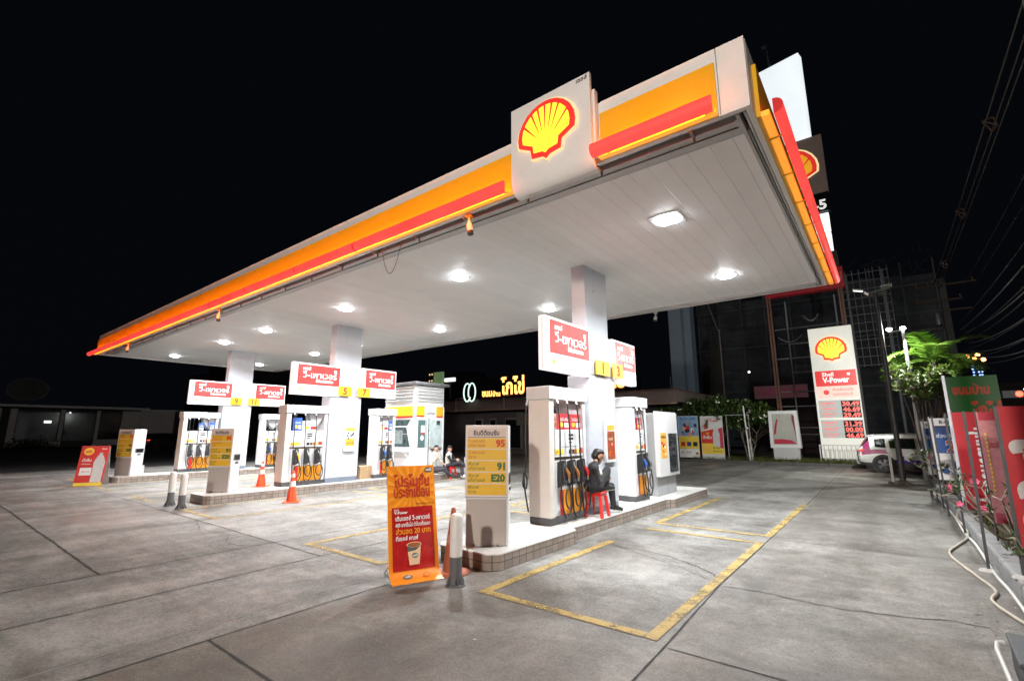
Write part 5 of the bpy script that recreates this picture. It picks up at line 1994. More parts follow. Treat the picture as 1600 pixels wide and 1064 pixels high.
for (cx_, cy_, cz, L), lb in (((-4.9, 33.9, 7.55, 1.3), 'coiled dark flag rope looped over the pole frame, lower one'), ((-3.4, 33.9, 8.75, .8), 'short coiled dark rope over the pole frame, upper one')):
    m_ = MB()
    pts = [(cx_ + L * k / 40, cy_ + .03 * math.sin(k * 1.9), cz - .35 * math.sin(math.pi * k / 40) + .04 * math.sin(k * 2.1)) for k in range(41)]
    m_.tube(pts, .03, gp, 6)
    tag(m_.build('coiled_rope'), lb, 'rope')
t = thing('street_stall', 'dim pink shop front glimpsed behind the totem post', 'shop', (-9.3, 47, 0))
m_ = MB()
m_.box(0, 4.5, 0, .4, 0, 4.4, M('stall_wall', (.09, .06, .065), .8, var=.5))
m_.build('wall', t)
m_ = MB()
m_.box(.2, 4.3, -.15, -.02, 4.5, 5.6, M('stall_sign', (.25, .14, .16), .6, var=.4, scale=1.5, emit=(.30, .12, .14), es=.14))
m_.box(.8, 3.8, -.17, -.151, 4.8, 5.3, M('stall_sign2', (.3, .08, .10), .6, var=.4, emit=(.4, .10, .14), es=.14))
m_.build('sign_board', t)
t = thing('roadside_shop', 'dark shops across the road with a few red and white lamps', 'shop', (-2.2, 62, 0))
m_ = MB()
m_.box(0, 14, 0, 5, 0, 6.0, M('far_shop', (.05, .04, .04), .8, var=.5, scale=.6))
m_.box(-3, 0, 1, 5, 0, 4.0, M('far_shop', (.05, .04, .04), .8))
m_.build('wall', t)
m_ = MB()
fr_ = M('far_red', (.4, .05, .05), .5, emit=(.8, .05, .06), es=.25, var=.4, scale=2)
fw_ = M('far_white', (.8, .8, .8), .5, emit=(1, .95, .85), es=3.0)
for x, z, w, h, mt in ((1.0, 4.2, 1.3, .5, fr_), (3.1, 3.2, .8, 1.3, fr_), (5.2, 3.6, 1.4, .6, fr_), (.3, 6.4, .25, .2, fw_), (2.7, 6.3, .6, .2, fw_), (7.5, 5.4, .3, .2, fw_), (1.2, 1.9, 2.0, .4, M('far_pink', (.4, .1, .12), .5, emit=(.5, .1, .12), es=.2))):
    m_.box(x, x + w, -.1, -.02, z, z + h, mt)
m_.build('lit_window', t)
for (px, py, pz), lb in (((-9.3, 46.5, 6.9), 'small white lamp glowing above the pink shop sign'), ((-4.15, 46, 6.95), 'small white lamp glowing left of the price sign panel')):
    m_ = MB()
    m_.sphere((0, 0, 0), .10, fw_, 10, 6)
    m_.cyl((0, 0, .08), (0, .2, .4), .02, dgrey, 6)
    tag(m_.build('wall_lamp', loc=(px, py, pz)), lb, 'lamp')

# ------------------------------------------------------------------ poster boards and empty light box
t = thing('poster_board', 'blue and yellow poster board behind the service cabinet', 'poster board', (-9.80, 28.45, .13), R(2))
m_ = MB()
m_.box(0, 1.14, 0, .05, .08, 2.44, white)
m_.build('board', t)
m_ = MB()
f = ((0, 0, 0), X, Z)
m_.rect(*f, .02, 1.12, 1.30, 2.42, M('print_sky', (.16, .34, .55), .4, var=.5, scale=2.5), .003)
m_.rect(*f, .02, 1.12, .58, 1.28, stick_y, .003)
m_.rect(*f, .02, 1.12, .10, .56, ptext_wh, .003)
for i in range(16):
    m_.ell(*f, random.uniform(.2, 1.0), random.uniform(1.35, 2.0), random.uniform(.04, .12), random.uniform(.06, .16), random.choice([ptext_red, ptext_bk, M('print_navy', (.03, .05, .2), .5), ptext_wh, skin2]), .004 + i * .0003, 12)
for i in range(3):
    m_.rect(*f, .12 + i * .34, .36 + i * .34, .72, .96, (ptext_red, M('print_navy', (.03, .05, .2), .5), ptext_bk)[i], .005)
m_.text('ลุ้นรับรางวัล', *f, .16, M('print_navy', (.03, .05, .2), .5), x=.57, y=2.22, align='CENTER', d=.006, bold=.02, res=1, fit=.85)
m_.text('ทุกวัน', *f, .16, ptext_or, x=.57, y=2.04, align='CENTER', d=.009, bold=.02, res=1, fit=.5)
m_.text('ฟรี 1 สิทธิ์', *f, .14, ptext_bk, x=.1, y=.32, d=.006, res=1)
m_.ell(*f, 1.0, .32, .08, .08, ptext_or, .005, 14)
m_.build('print', t)
t = thing('poster_board', 'red, white and yellow poster board with a bottle, right of the blue one', 'poster board', (-8.50, 28.40, .10), R(2))
m_ = MB()
m_.box(0, 1.20, 0, .05, .06, 2.44, white)
m_.build('board', t)
m_ = MB()
m_.add([(.02, -.004, .92), (.70, -.004, .92), (.70, -.004, 1.72), (.02, -.004, 1.56)], [(0, 1, 2, 3)], ptext_red)
m_.add([(.95, -.004, .70), (1.18, -.004, .64), (1.18, -.004, 1.80), (.95, -.004, 1.74)], [(0, 1, 2, 3)], M('print_crimson', (.5, .03, .08), .4))
m_.rect(*f, .02, 1.18, .34, .92, stick_y, .0035)
m_.flat([(.64, .78), (1.0, .70), (1.0, 1.45), (.93, 1.66), (.88, 1.74), (.88, 1.84), (.76, 1.84), (.76, 1.74), (.70, 1.66), (.64, 1.45)], (0, -.006, 0), X, Z, M('bottle_print', (.6, .6, .6), .4))
m_.flat([(.2, 1.70), (.42, 1.74), (.44, 1.9), (.34, 2.04), (.22, 1.98)], (0, -.006, 0), X, Z, ptext_red)
m_.text('Shell', *f, .13, ptext_red, x=.40, y=2.25, d=.006, res=1, bold=.02)
m_.text('V-Power', *f, .16, ptext_red, x=.40, y=2.11, d=.006, res=2, bold=.03)
m_.text('น้ำดื่ม', *f, .22, ptext_wh, x=.34, y=1.18, align='CENTER', d=.008, bold=.03, res=1)
m_.text('ฟรี', *f, .14, stick_y, x=.36, y=1.42, align='CENTER', d=.008, bold=.03, res=1)
m_.ell(*f, .28, .66, .18, .17, M('print_amber', (.85, .55, .1), .4), .005, 18)
m_.text('รับทันที', *f, .14, ptext_olive, x=.60, y=.62, d=.006, bold=.03, res=1)
m_.text('เมื่อเติมครบ', *f, .12, ptext_olive, x=.60, y=.46, d=.006, bold=.03, res=1, fit=.5)
m_.build('print', t)
t = thing('light_box', 'white framed light box with a peeling torn red poster', 'light box', (-5.05, 28.75, .13))
m_ = MB()
m_.prism([(0, .70), (1.42, .70), (1.36, 2.62), (.03, 2.62)], (0, .35, 0), X, Z, .35, white)
m_.build('case', t, .04)
m_ = MB()
m_.prism([(.16, .88), (1.26, .88), (1.21, 2.46), (.19, 2.46)], (0, -.002, 0), X, Z, .004, M('box_backing', (.36, .36, .32), .5, var=.2, scale=1.5))
m_.add([(.20, -.010, .90), (1.24, -.012, .92), (1.0, -.02, 1.10), (.55, -.02, 1.16), (.20, -.012, 1.14)], [(0, 1, 2, 3, 4)], M('torn_poster', (.42, .02, .05), .5, var=.3, scale=5))
m_.add([(.20, -.010, 1.35), (.32, -.02, 1.45), (.40, -.02, 1.9), (.46, -.02, 2.15), (.40, -.012, 2.2), (.28, -.01, 1.8)], [(0, 1, 2, 3, 4, 5)], M('torn_poster', (.42, .02, .05), .5))
m_.add([(1.24, -.010, 1.0), (1.22, -.010, 2.36), (1.12, -.02, 2.4), (1.10, -.02, 2.2), (1.20, -.02, 1.5)], [(0, 1, 2, 3, 4)], M('torn_dark', (.16, .012, .03), .5))
m_.build('torn_poster', t)
m_ = MB()
m_.box(.12, 1.32, .02, .30, .12, .69, lgrey)
for xx in (.16, 1.2):
    m_.box(xx, xx + .07, .05, .12, 0, .12, white)
m_.build('stand', t)
t = thing('white_pipe_post', 'thin white pipe with a tap in front of the frangipani trunks', 'post', (-6.05, 28.5, .1))
m_ = MB()
m_.cyl((0, 0, 0), (-.12, 0, 2.95), .04, white, 8)
m_.cyl((.12, 0, 0), (.06, 0, 1.2), .06, M('peeling_pipe', (.35, .33, .3), .8, var=.6, scale=8), 8)
m_.sphere((0, -.06, 1.75), .07, white, 8, 6)
m_.build('pipe', t)
t = thing('grey_frame', 'thin grey empty rectangular frame between the poster boards and the white pipe', 'frame', (-7.15, 28.6, .1))
m_ = MB()
for xx in (0, 1.15):
    m_.box(xx, xx + .05, 0, .05, 0, 2.5, gp)
m_.box(.05, 1.15, 0, .05, 2.45, 2.5, gp)
m_.build('frame', t)

# ------------------------------------------------------------------ restaurant behind the islands
t = thing('restaurant', 'dark low restaurant with glowing roof signs behind the islands', 'restaurant', (-31, 28.6, 0))
dkw = M('restaurant_wall', (.11, .10, .10), .8, var=.3)
m_ = MB()
m_.box(0, 21, 1.2, 9, 0, 3.25, dkw)
m_.build('wall', t)
m_ = MB()
m_.box(-.3, 21.3, -.4, 9, 3.42, 4.12, M('eaves_brown', (.20, .15, .135), .6, var=.25))
m_.box(-.3, 21.3, -.55, 9, 4.13, 4.2, M('roof_rim', (.16, .08, .06), .5))
m_.box(-.35, 21.35, -.5, -.41, 3.28, 3.40, M('eaves_pink', (.28, .17, .14), .6))
m_.build('roof', t)
for xx in (3.2, 8.3, 12.6):
    m_ = MB()
    m_.tube([(xx, -.5, 3.3), (xx, -.56, 4.3), (xx + .7, -.56, 4.35)], .035, lgrey, 6)
    m_.build('drain_pipe', t)
for xx, w in ((4.0, .6), (5.6, .5), (7.2, 1.4)):
    m_ = MB()
    m_.box(xx - .12, xx + w + .12, 1.08, 1.19, .4, 2.75, M('window_surround', (.26, .25, .26), .7))
    m_.box(xx, xx + w, 1.02, 1.075, .45, 2.6, glass_d)
    m_.build('window', t)
m_ = MB()
m_.box(8.9, 10.1, .2, .28, 2.15, 3.08, M('hanging_sign', (.16, .17, .14), .6, var=.3, scale=3))
m_.text('กข', (9.5, .2, 2.45), X, Z, .45, M('sign_dim_red', (.25, .06, .04), .5), align='CENTER', d=.006, bold=.03)
m_.build('hanging_sign', t)
for xx in (11.5, 15.0):
    m_ = MB()
    m_.cyl((xx, .0, 0), (xx, .0, 3.3), .07, mgrey, 10)
    m_.build('column', t)
neon_y = M('neon_amber', (.8, .6, .1), .4, emit=(1.0, .66, .16), es=2.4, var=.02)
neon_w = M('neon_white', (.8, .9, .85), .4, emit=(.78, 1.0, .90), es=1.25, var=.02)
neon_r = M('neon_edge', (.5, .1, .02), .4, emit=(.6, .10, .01), es=.5)
for k, (xx, lb) in enumerate(((6.2, 'glowing amber roof lettering with a white double oval logo, on the restaurant'), (14.1, 'second glowing amber roof lettering, glimpsed between the column and pump 3'))):
    s_ = thing('neon_sign', lb, 'neon sign', (-31 + xx, 27.9, 4.35))
    m_ = MB()
    fz = ((0, 0, 0), X, Z)
    for txt, x_, sz, ft, yy in (('ขนม', .02, .70, 1.02, .02), ('บ้าน', 1.12, .48, .74, .0), ('โกไข่', 1.94, 1.5, 2.2, .12)):
        m_.text(txt, *fz, sz, neon_r, x=x_ - .02, y=yy - .02, bold=.055, d=.0, res=3, fit=ft + .04)
        m_.text(txt, *fz, sz, neon_y, x=x_, y=yy, bold=.03, d=.02, res=3, fit=ft)
    m_.build('lettering', s_)
    m_ = MB()
    for xx_ in (.1, 2.0, 3.9):
        m_.box(xx_, xx_ + .03, .03, .06, -.2, .9, dgrey)
    m_.box(0, 4.1, .03, .05, .0, .05, dgrey)
    m_.build('frame', s_)
    if k == 0:
        m_ = MB()
        for cx_, sg in ((-1.62, 1), (-1.02, -1)):
            pts = [(cx_ + sg * .05 + .38 * math.cos(a), -.02, .42 + .72 * math.sin(a)) for a in [R(x) for x in (range(40, 335, 12) if sg > 0 else range(-125, 215, 12))]]
            m_.tube(pts, .055, neon_w, 8)
        m_.build('double_oval', s_)
# towers beyond, barely visible
for (bx, by, w, h, lb) in ((-50, 72, 16, 11.3, 'faint dark apartment block beyond the restaurant roof'), (-82, 74, 20, 12.5, 'faint dark block behind the cashier booth'), (-95, 30, 20, 11, 'faint dark block beyond the left building')):
    t = thing('apartment_block', lb, 'building', (bx, by, 0))
    bmat = M('far_block', (.055, .045, .045), .9, var=.4, scale=.3)
    m_ = MB()
    m_.box(0, w, 0, 9, 0, h, bmat)
    m_.box(w * .3, w * .6, 1, 6, h, h + 2.2, bmat)
    m_.build('wall', t)
    for r_ in range(3):
        for c_ in range(int(w / 4)):
            m_ = MB()
            m_.box(1 + c_ * 4, 2.5 + c_ * 4, -.06, -.01, 2.2 + r_ * 3, 3.6 + r_ * 3, glass_d)
            m_.build('window', t)
t = thing('lit_billboard', 'small green lit billboard far behind the cashier booth roof', 'billboard', (-49.0, 45, 0))
m_ = MB()
m_.box(0, 1.75, 0, .3, 7.0, 9.75, M('billboard_green', (.1, .25, .1), .5, emit=(.20, .30, .14), es=.55, var=.6, scale=.5))
m_.build('board', t)
m_ = MB()
m_.box(-1.1, -.02, .0, .3, 7.0, 9.9, dgrey)
for k in range(3):
    for q in range(2):
        m_.box(-.9 + q * .5, -.7 + q * .5, -.05, -.01, 7.6 + k * .9, 7.8 + k * .9, M('tiny_lamp', (.8, .6, .3), .5, emit=(1, .7, .35), es=1.2))
m_.cyl((.9, .15, 0), (.9, .15, 7), .2, dgrey, 8)
m_.build('frame', t)
m_ = MB()
m_.box(0, 1.9, 0, .3, 0, .5, M('white_neon', (.8, .8, .8), .5, emit=(1, 1, 1), es=1.3))
m_.cyl((1.0, .2, -8.75), (1.0, .2, 0), .1, dgrey, 8)
o_ = m_.build('lit_sign', loc=(-47.9, 46, 8.45))
tag(o_, 'small white lit sign far off, right of the green billboard', 'sign')

# ------------------------------------------------------------------ left building, unlit
t = thing('shop_building', 'dark single-storey shop with large windows at far left', 'building', (-68, 0, 0))
lw = M('left_wall', (.62, .60, .59), .7, var=.15, scale=.4)
dkg = M('left_glass', (.025, .026, .03), .15, var=.4, scale=.5)
m_ = MB()
m_.box(-8, -.02, 0, 21, .15, 4.0, M('left_inside', (.05, .05, .052), .8, var=.4))
for a, c in ((5.4, 6.1), (6.7, 7.2), (10.4, 10.7), (13.3, 13.6), (15.5, 17.2)):
    m_.box(-.01, .15, a, c, .2, 4.0, lw)
m_.box(-.01, .10, 7.2, 10.4, .3, .75, lw)
m_.box(-.01, .10, 13.6, 15.5, .3, .9, lw)
m_.box(.0, .3, 17.2, 20.5, .2, 4.1, lw)
m_.build('wall', t)
m_ = MB()
m_.box(-8.5, .8, -9, 17.8, 4.15, 4.38, M('left_roof', (.8, .8, .79), .7))
m_.box(-8.5, .6, 17.0, 23.0, 4.1, 4.24, M('left_roof', (.8, .8, .79), .7))
m_.build('roof', t)
for a, c in ((7.3, 10.3), (10.8, 13.2), (13.7, 15.4)):
    m_ = MB()
    m_.box(-.008, .02, a, c, .8, 3.7, dkg)
    m_.build('window', t)
m_ = MB()
m_.box(.21, .24, 9.2, 9.75, 2.60, 2.84, M('lit_slot', (.8, .8, .8), .5, emit=(1, 1, 1), es=1.6, var=.5, scale=6))
m_.box(.21, .24, 11.0, 11.15, 3.62, 3.76, M('lit_slot', (.8, .8, .8), .5))
m_.build('ceiling_tube', t)
t = thing('oval_sign', 'unlit oval sign standing above the roof of the dark left building', 'sign', (-68, 7.6, 4.4))
m_ = MB()
m_.cyl((.3, 0, 0), (.3, 0, .5), .08, dgrey, 8)
m_.build('post', t)
m_ = MB()
m_.ell((.42, 0, 1.5), Y, Z, 0, 0, 1.55, 1.15, M('oval_rim', (.10, .10, .10), .5), 0, 36)
m_.ell((.42, 0, 1.5), Y, Z, 0, 0, 1.47, 1.07, M('oval_dark', (.03, .03, .03), .5), .01, 36)
m_.ell((.30, 0, 1.5), -Y, Z, 0, 0, 1.55, 1.15, dgrey, 0, 36)
m_.text('deli café', (.42, 0, 1.38), Y, Z, .42, M('oval_rim', (.10, .10, .10), .5), align='CENTER', d=.02, fit=2.1)
m_.build('board', t)
m_ = MB()
for _ in range(500):
    c = Vector((random.gauss(0, .35), random.gauss(0, 1.1), abs(random.gauss(.3, .3))))
    a = Vector((random.uniform(-1, 1), random.uniform(-1, 1), random.uniform(-.3, 1))).normalized() * .22
    q = a.orthogonal().normalized() * .07
    m_.add([c, c + a * .5 + q, c + a, c + a * .5 - q], [(0, 1, 2, 3)], leafmat('dark_leaf', (.02, .03, .01), (.05, .06, .02)))
tag(m_.build('low_shrub', loc=(-64.6, 8.0, .1)), 'low dark shrub before the left building', 'shrub')
# ------------------------------------------------------------------ lamp poles on the right
polem = M('pole_dark', (.06, .06, .062), .5, .3, var=.2)
ledm = M('floodlight_led', (.9, .9, .9), .3, emit=(.95, 1.0, .97), es=30.0)
t = thing('lamp_post', 'dark grey lamp post with a lit floodlight arm, standing before the white car', 'lamp post', (.17, 20.3, 0))
m_ = MB()
m_.cyl((0, 0, .1), (0, 0, 6.4), .085, polem, 14, r1=.06)
m_.build('pole', t)
m_ = MB()
m_.lathe((0, 0, 0), [(.26, 0), (.22, .05), (.12, .10), (.09, .16)], M('rubble_base', (.10, .085, .07), .95, var=.5, scale=9, bump=1), 10)
for _ in range(14):
    a, r_ = random.uniform(0, 6.28), random.uniform(.18, .40)
    m_.sphere((r_ * math.cos(a), r_ * math.sin(a), .02), random.uniform(.02, .06), M('rubble_base', (.10, .085, .07), .95), 6, 4)
m_.build('base', t)
m_ = MB()
m_.bar((-.28, 0, 6.40), (.40, 0, 6.52), .05, .06, polem)
m_.bar((-.2, 0, 6.33), (.34, 0, 6.40), .03, .04, polem)
m_.build('crossarm', t)
m_ = MB()
m_.obox((.33, 0, 6.6), (.16, 0, .01), (0, .1, 0), (0, 0, .04), mgrey)
m_.build('dark_floodlight', t)
m_ = MB()
m_.obox((-.46, -.03, 6.58), (.15, 0, -.04), (0, .10, 0), (-.01, 0, .025), lgrey)
m_.obox((-.24, -.03, 6.42), (.05, 0, -.05), (0, .05, 0), (.02, 0, .03), steel)
m_.build('floodlight', t)
m_ = MB()
m_.obox((-.465, -.03, 6.553), (.13, 0, -.035), (0, .085, 0), (-.002, 0, .004), M('floodlight_dim', (.9, .9, .9), .4, emit=(1, 1, .97), es=1.6))
m_.build('lens', t)
t = thing('lamp_post', 'pale lamp post with twin glaring white floodlights beside the palm', 'lamp post', (.80, 21.4, 0))
m_ = MB()
m_.cyl((0, 0, .1), (0, 0, 5.2), .07, lgrey, 12, r1=.05)
m_.bar((-.42, 0, 5.16), (.05, 0, 5.20), .03, .03, polem)
m_.build('pole', t)
for dx in (-.38, .0):
    m_ = MB()
    m_.obox((dx, -.03, 5.27), (.09, 0, 0), (0, .03, .015), (0, -.03, .055), dgrey)
    fl_ = m_.build('floodlight', t)
    m_ = MB()
    m_.sphere((dx, -.09, 5.245), (.085, .04, .06), ledm, 12, 8)
    m_.build('lens', fl_)
area_lamp('lamp', t, (-.38, .20, 5.22), 560, .2, (.95, 1, .96), 178, rot=(R(52), 0, R(25)))
area_lamp('lamp', t, (.0, -.26, 5.22), 380, .2, (.98, 1, .94), 178, rot=(R(-60), 0, R(20)))
t = thing('white_post', 'short white post at the foot of the dark lamp post', 'post', (-.09, 20.5, 0))
m_ = MB()
m_.bar((0, 0, .04), (.0, 0, 1.02), .09, .07, M('post_white_dirty', (.55, .54, .50), .6, var=.1, grime=.4))
m_.lathe((0, 0, 0), [(.12, 0), (.10, .04), (.05, .05)], M('mortar_lump', (.35, .34, .31), .9, var=.3), 10)
m_.build('post', t)

# street lamp on a pole at the forecourt entrance, its column just enters the frame at top right
t = thing('concrete_pole', 'grey concrete pole rising at the right edge of the frame', 'pole', (1.24, 4.5, 0))
m_ = MB()
m_.cyl((0, 0, 0), (0, 0, 8.6), .15, M('pole_concrete', (.22, .22, .22), .8, var=.2, scale=2), 18, r1=.115)
m_.build('pole', t)
t = thing('street_lamp', 'tall street lamp with one lit head across the road, lighting the forecourt', 'street lamp', (2.6, -10.4, 0))
m_ = MB()
m_.cyl((0, 0, 0), (0, 0, 5.7), .11, M('pole_concrete', (.22, .22, .22), .8, var=.2, scale=2), 16, r1=.07)
m_.build('pole', t)
m_ = MB()
m_.tube(arc([(0, 0, 5.6), (-.5, .15, 5.85), (-1.3, .5, 5.9)], 5), .04, mgrey, 8)
m_.build('arm', t)
m_ = MB()
m_.obox((-1.7, .66, 5.88), (.36, -.14, -.02), (.06, .14, 0), (0, 0, .06), lgrey)
m_.build('lamp_head', t, .03)
m_ = MB()
m_.obox((-1.7, .66, 5.80), (.30, -.115, -.017), (.045, .105, 0), (0, 0, .014), M('street_lens', (.9, .8, .6), .3, emit=(1, .88, .74), es=12.0))
m_.build('lens', t)
area_lamp('lamp', t, (-1.7, .68, 5.74), STREET_W, .7, (1.0, .91, .82), 178, rot=(R(62), 0, R(18)))

# ------------------------------------------------------------------ planting
def leaf(mb, p, d, L, w, mat, up=Vector((0, 0, 1)), fold=.25):
    d = d.normalized()
    q = d.cross(up)
    q = q.normalized() if q.length > .05 else d.orthogonal().normalized()
    n = q.cross(d)
    a = p + d * L * .45
    mb.add([p, a + q * w + n * w * fold, p + d * L - n * L * .12, a - q * w + n * w * fold, a], [(0, 4, 2, 1), (0, 3, 2, 4)], mat)


lf1, lf2 = leafmat('plumeria_leaf', (.035, .075, .018), (.08, .14, .03)), leafmat('plumeria_leaf_light', (.07, .12, .03), (.14, .20, .055))
barkm = M('tree_bark', (.13, .105, .085), .85, var=.4, scale=8, bump=.5)
petal = M('petal_white', (.80, .78, .66), .6, var=.05)


def rnd_dir(zmin=-1, zmax=1):
    a, z = random.uniform(0, 6.28), random.uniform(zmin, zmax)
    r_ = math.sqrt(max(0, 1 - z * z))
    return Vector((r_ * math.cos(a), r_ * math.sin(a), z))


def plumeria(label, loc, h, spread, nroset, nflow):
    t = thing('frangipani_tree', label, 'tree', loc, 0, 'frangipani trees')
    br, lv, fl = MB(), MB(), MB()
    tips = []

    def grow(p, d, L, r_, depth):
        q = p + d * L
        br.tube([p, p.lerp(q, .5) + rnd_dir() * L * .06, q], [r_, r_ * .9, r_ * .78], barkm, 7)
        if depth == 0:
            tips.append((q, d))
            return
        for k in range(random.choice((2, 3, 3))):
            nd_ = (d + rnd_dir(-.25, .7) * .85)
            nd_.z = max(nd_.z, -.05)
            grow(q, nd_.normalized(), L * random.uniform(.62, .85), r_ * .74, depth - 1)

    for k in range(3):
        a = random.uniform(0, 6.28)
        grow(Vector((math.cos(a) * .15, math.sin(a) * .15, 0)), Vector((math.cos(a) * .35, math.sin(a) * .35, 1)).normalized(), h * .28, .055, 3)
    br.build('trunk', t)
    while len(tips) < nroset:
        a = rnd_dir(-.5, 1)
        q = random.random() ** .4
        tips.append((Vector((a.x * spread * q, a.y * spread * .7 * q, h * .74 + a.z * h * .26 * q)), rnd_dir(.1, 1)))
    for p, d in tips[:nroset]:
        mt = random.choice((lf1, lf1, lf2))
        for k in range(13):
            a = k * 2.4
            q = d.orthogonal().normalized()
            w = d.cross(q)
            el = random.uniform(.15, 1.0)
            dd = (q * math.cos(a) + w * math.sin(a)) + d * (.9 - el)
            leaf(lv, p + d * random.uniform(0, .06), dd, random.uniform(.22, .38), random.uniform(.04, .06), mt)
    lv.build('crown', t)
    for p, d in random.sample(tips[:nroset], min(nflow, nroset)):
        for k in range(random.randint(3, 7)):
            c = p + d * .14 + rnd_dir(-.2, 1) * .10 + Vector((0, -.06, 0))
            ax = (rnd_dir(-.3, .8) + Vector((0, -1.0, .2))).normalized()
            q = ax.orthogonal().normalized()
            w = ax.cross(q)
            for j_ in range(5):
                a = j_ * 1.2566
                leaf(fl, c, q * math.cos(a) + w * math.sin(a) + ax * .25, .055, .02, petal, up=ax)
    fl.build('blossom', t)


for (x, y), h, sp, n, f_, lb in (((-12.3, 29.6), 2.7, 1.5, 170, 22, 'low frangipani tree half hidden behind the service cabinet'), ((-10.3, 29.8), 3.1, 1.7, 300, 34, 'flowering frangipani tree behind the blue poster board'), ((-8.3, 29.9), 3.6, 1.9, 400, 60, 'tallest white-flowering frangipani tree behind the red and yellow poster board'), ((-6.3, 29.7), 3.3, 1.6, 290, 40, 'flowering frangipani tree with bare forked trunks behind the empty grey frame')):
    plumeria(lb, (x, y, .1), h, sp, n, f_)

# palm by the lamp post
t = thing('palm_tree', 'bright green feathery palm lit by the twin floodlights', 'palm', (1.55, 22.4, .1))
pl1, pl2, pl3 = leafmat('palm_leaf', (.085, .18, .018), (.18, .29, .045)), leafmat('palm_leaf_dark', (.06, .13, .012), (.14, .24, .03)), leafmat('palm_leaf_dry', (.22, .14, .05), (.32, .22, .09))
m_ = MB()
for dx, dy, hh in ((0, 0, 4.0), (.35, .3, 3.4), (-.3, .2, 3.0)):
    m_.tube(arc([(dx * .3, dy * .3, 0), (dx * .7, dy * .7, hh * .5), (dx, dy, hh)], 5), .055, barkm, 8)
m_.build('trunk', t)
fr = MB()


def frond(base, az, el, L, mt, droop=.9):
    n = 15
    p = Vector(base)
    pts = [p]
    e = el
    for i in range(n):
        d = Vector((math.cos(az) * math.cos(e), math.sin(az) * math.cos(e), math.sin(e)))
        p = p + d * L / n
        pts.append(p)
        e -= droop / n * (1 + i / n)
    fr.tube(pts, [.018 - .014 * i / n for i in range(n + 1)], mt, 5)
    for i in range(2, n + 1):
        d = (pts[i] - pts[i - 1]).normalized()
        sd = d.cross(Z)
        sd = sd.normalized() if sd.length > .05 else X
        upn = sd.cross(d)
        for s_ in (-1, 1):
            for hf in (0, .5):
                q = pts[i - 1].lerp(pts[i], hf)
                ln = L * .34 * math.sin(math.pi * (.12 + .80 * (i + hf) / (n + 1))) * random.uniform(.85, 1.1)
                leaf(fr, q, (d * .55 + sd * s_ + upn * random.uniform(.15, .45) - Z * .12), ln, ln * .062 + .010, mt, up=upn, fold=.1)


for bx, by, bz, cnt, L0 in ((0, 0, 4.0, 13, 1.75), (.35, .3, 3.4, 11, 1.5), (-.3, .2, 3.0, 10, 1.3)):
    for k in range(cnt):
        frond((bx, by, bz), k * 2.399 + bx, random.uniform(.15, 1.25), L0 * random.uniform(.75, 1.1), random.choice((pl1, pl1, pl2)) if k % 7 else pl1, random.uniform(.7, 1.5))
fr.build('crown', t)
# broad-leaved shrub under the palm
t = thing('broadleaf_bush', 'tall loose shrub with broad leaves below the palm, behind the car', 'shrub', (.95, 20.9, .1))
br, lv = MB(), MB()
bl1, bl2 = leafmat('broad_leaf', (.06, .11, .02), (.16, .20, .045)), leafmat('broad_leaf_dark', (.025, .05, .012), (.06, .09, .02))
for k in range(9):
    a = k * 2.4
    top = Vector((math.cos(a) * random.uniform(.2, .75) + .1, math.sin(a) * random.uniform(.2, .5), random.uniform(2.7, 3.6)))
    pts = arc([(math.cos(a) * .1, math.sin(a) * .1, 0), top * .5 + Vector((0, 0, .2)), top], 5)
    br.tube(pts, [.03 - .018 * i / len(pts) for i in range(len(pts))], barkm, 6)
    for i in range(8, len(pts)):
        for q in range(13):
            d = rnd_dir(-.1, .95)
            s0 = pts[i] + d * .06
            br.tube([pts[i], pts[i] + d * .22], .006, barkm, 4)
            for w in range(2):
                leaf(lv, pts[i] + d * .2, d + rnd_dir() * .8, random.uniform(.16, .27), random.uniform(.045, .075), random.choice((bl1, bl1, bl2)))
br.build('trunk', t)
lv.build('crown', t)
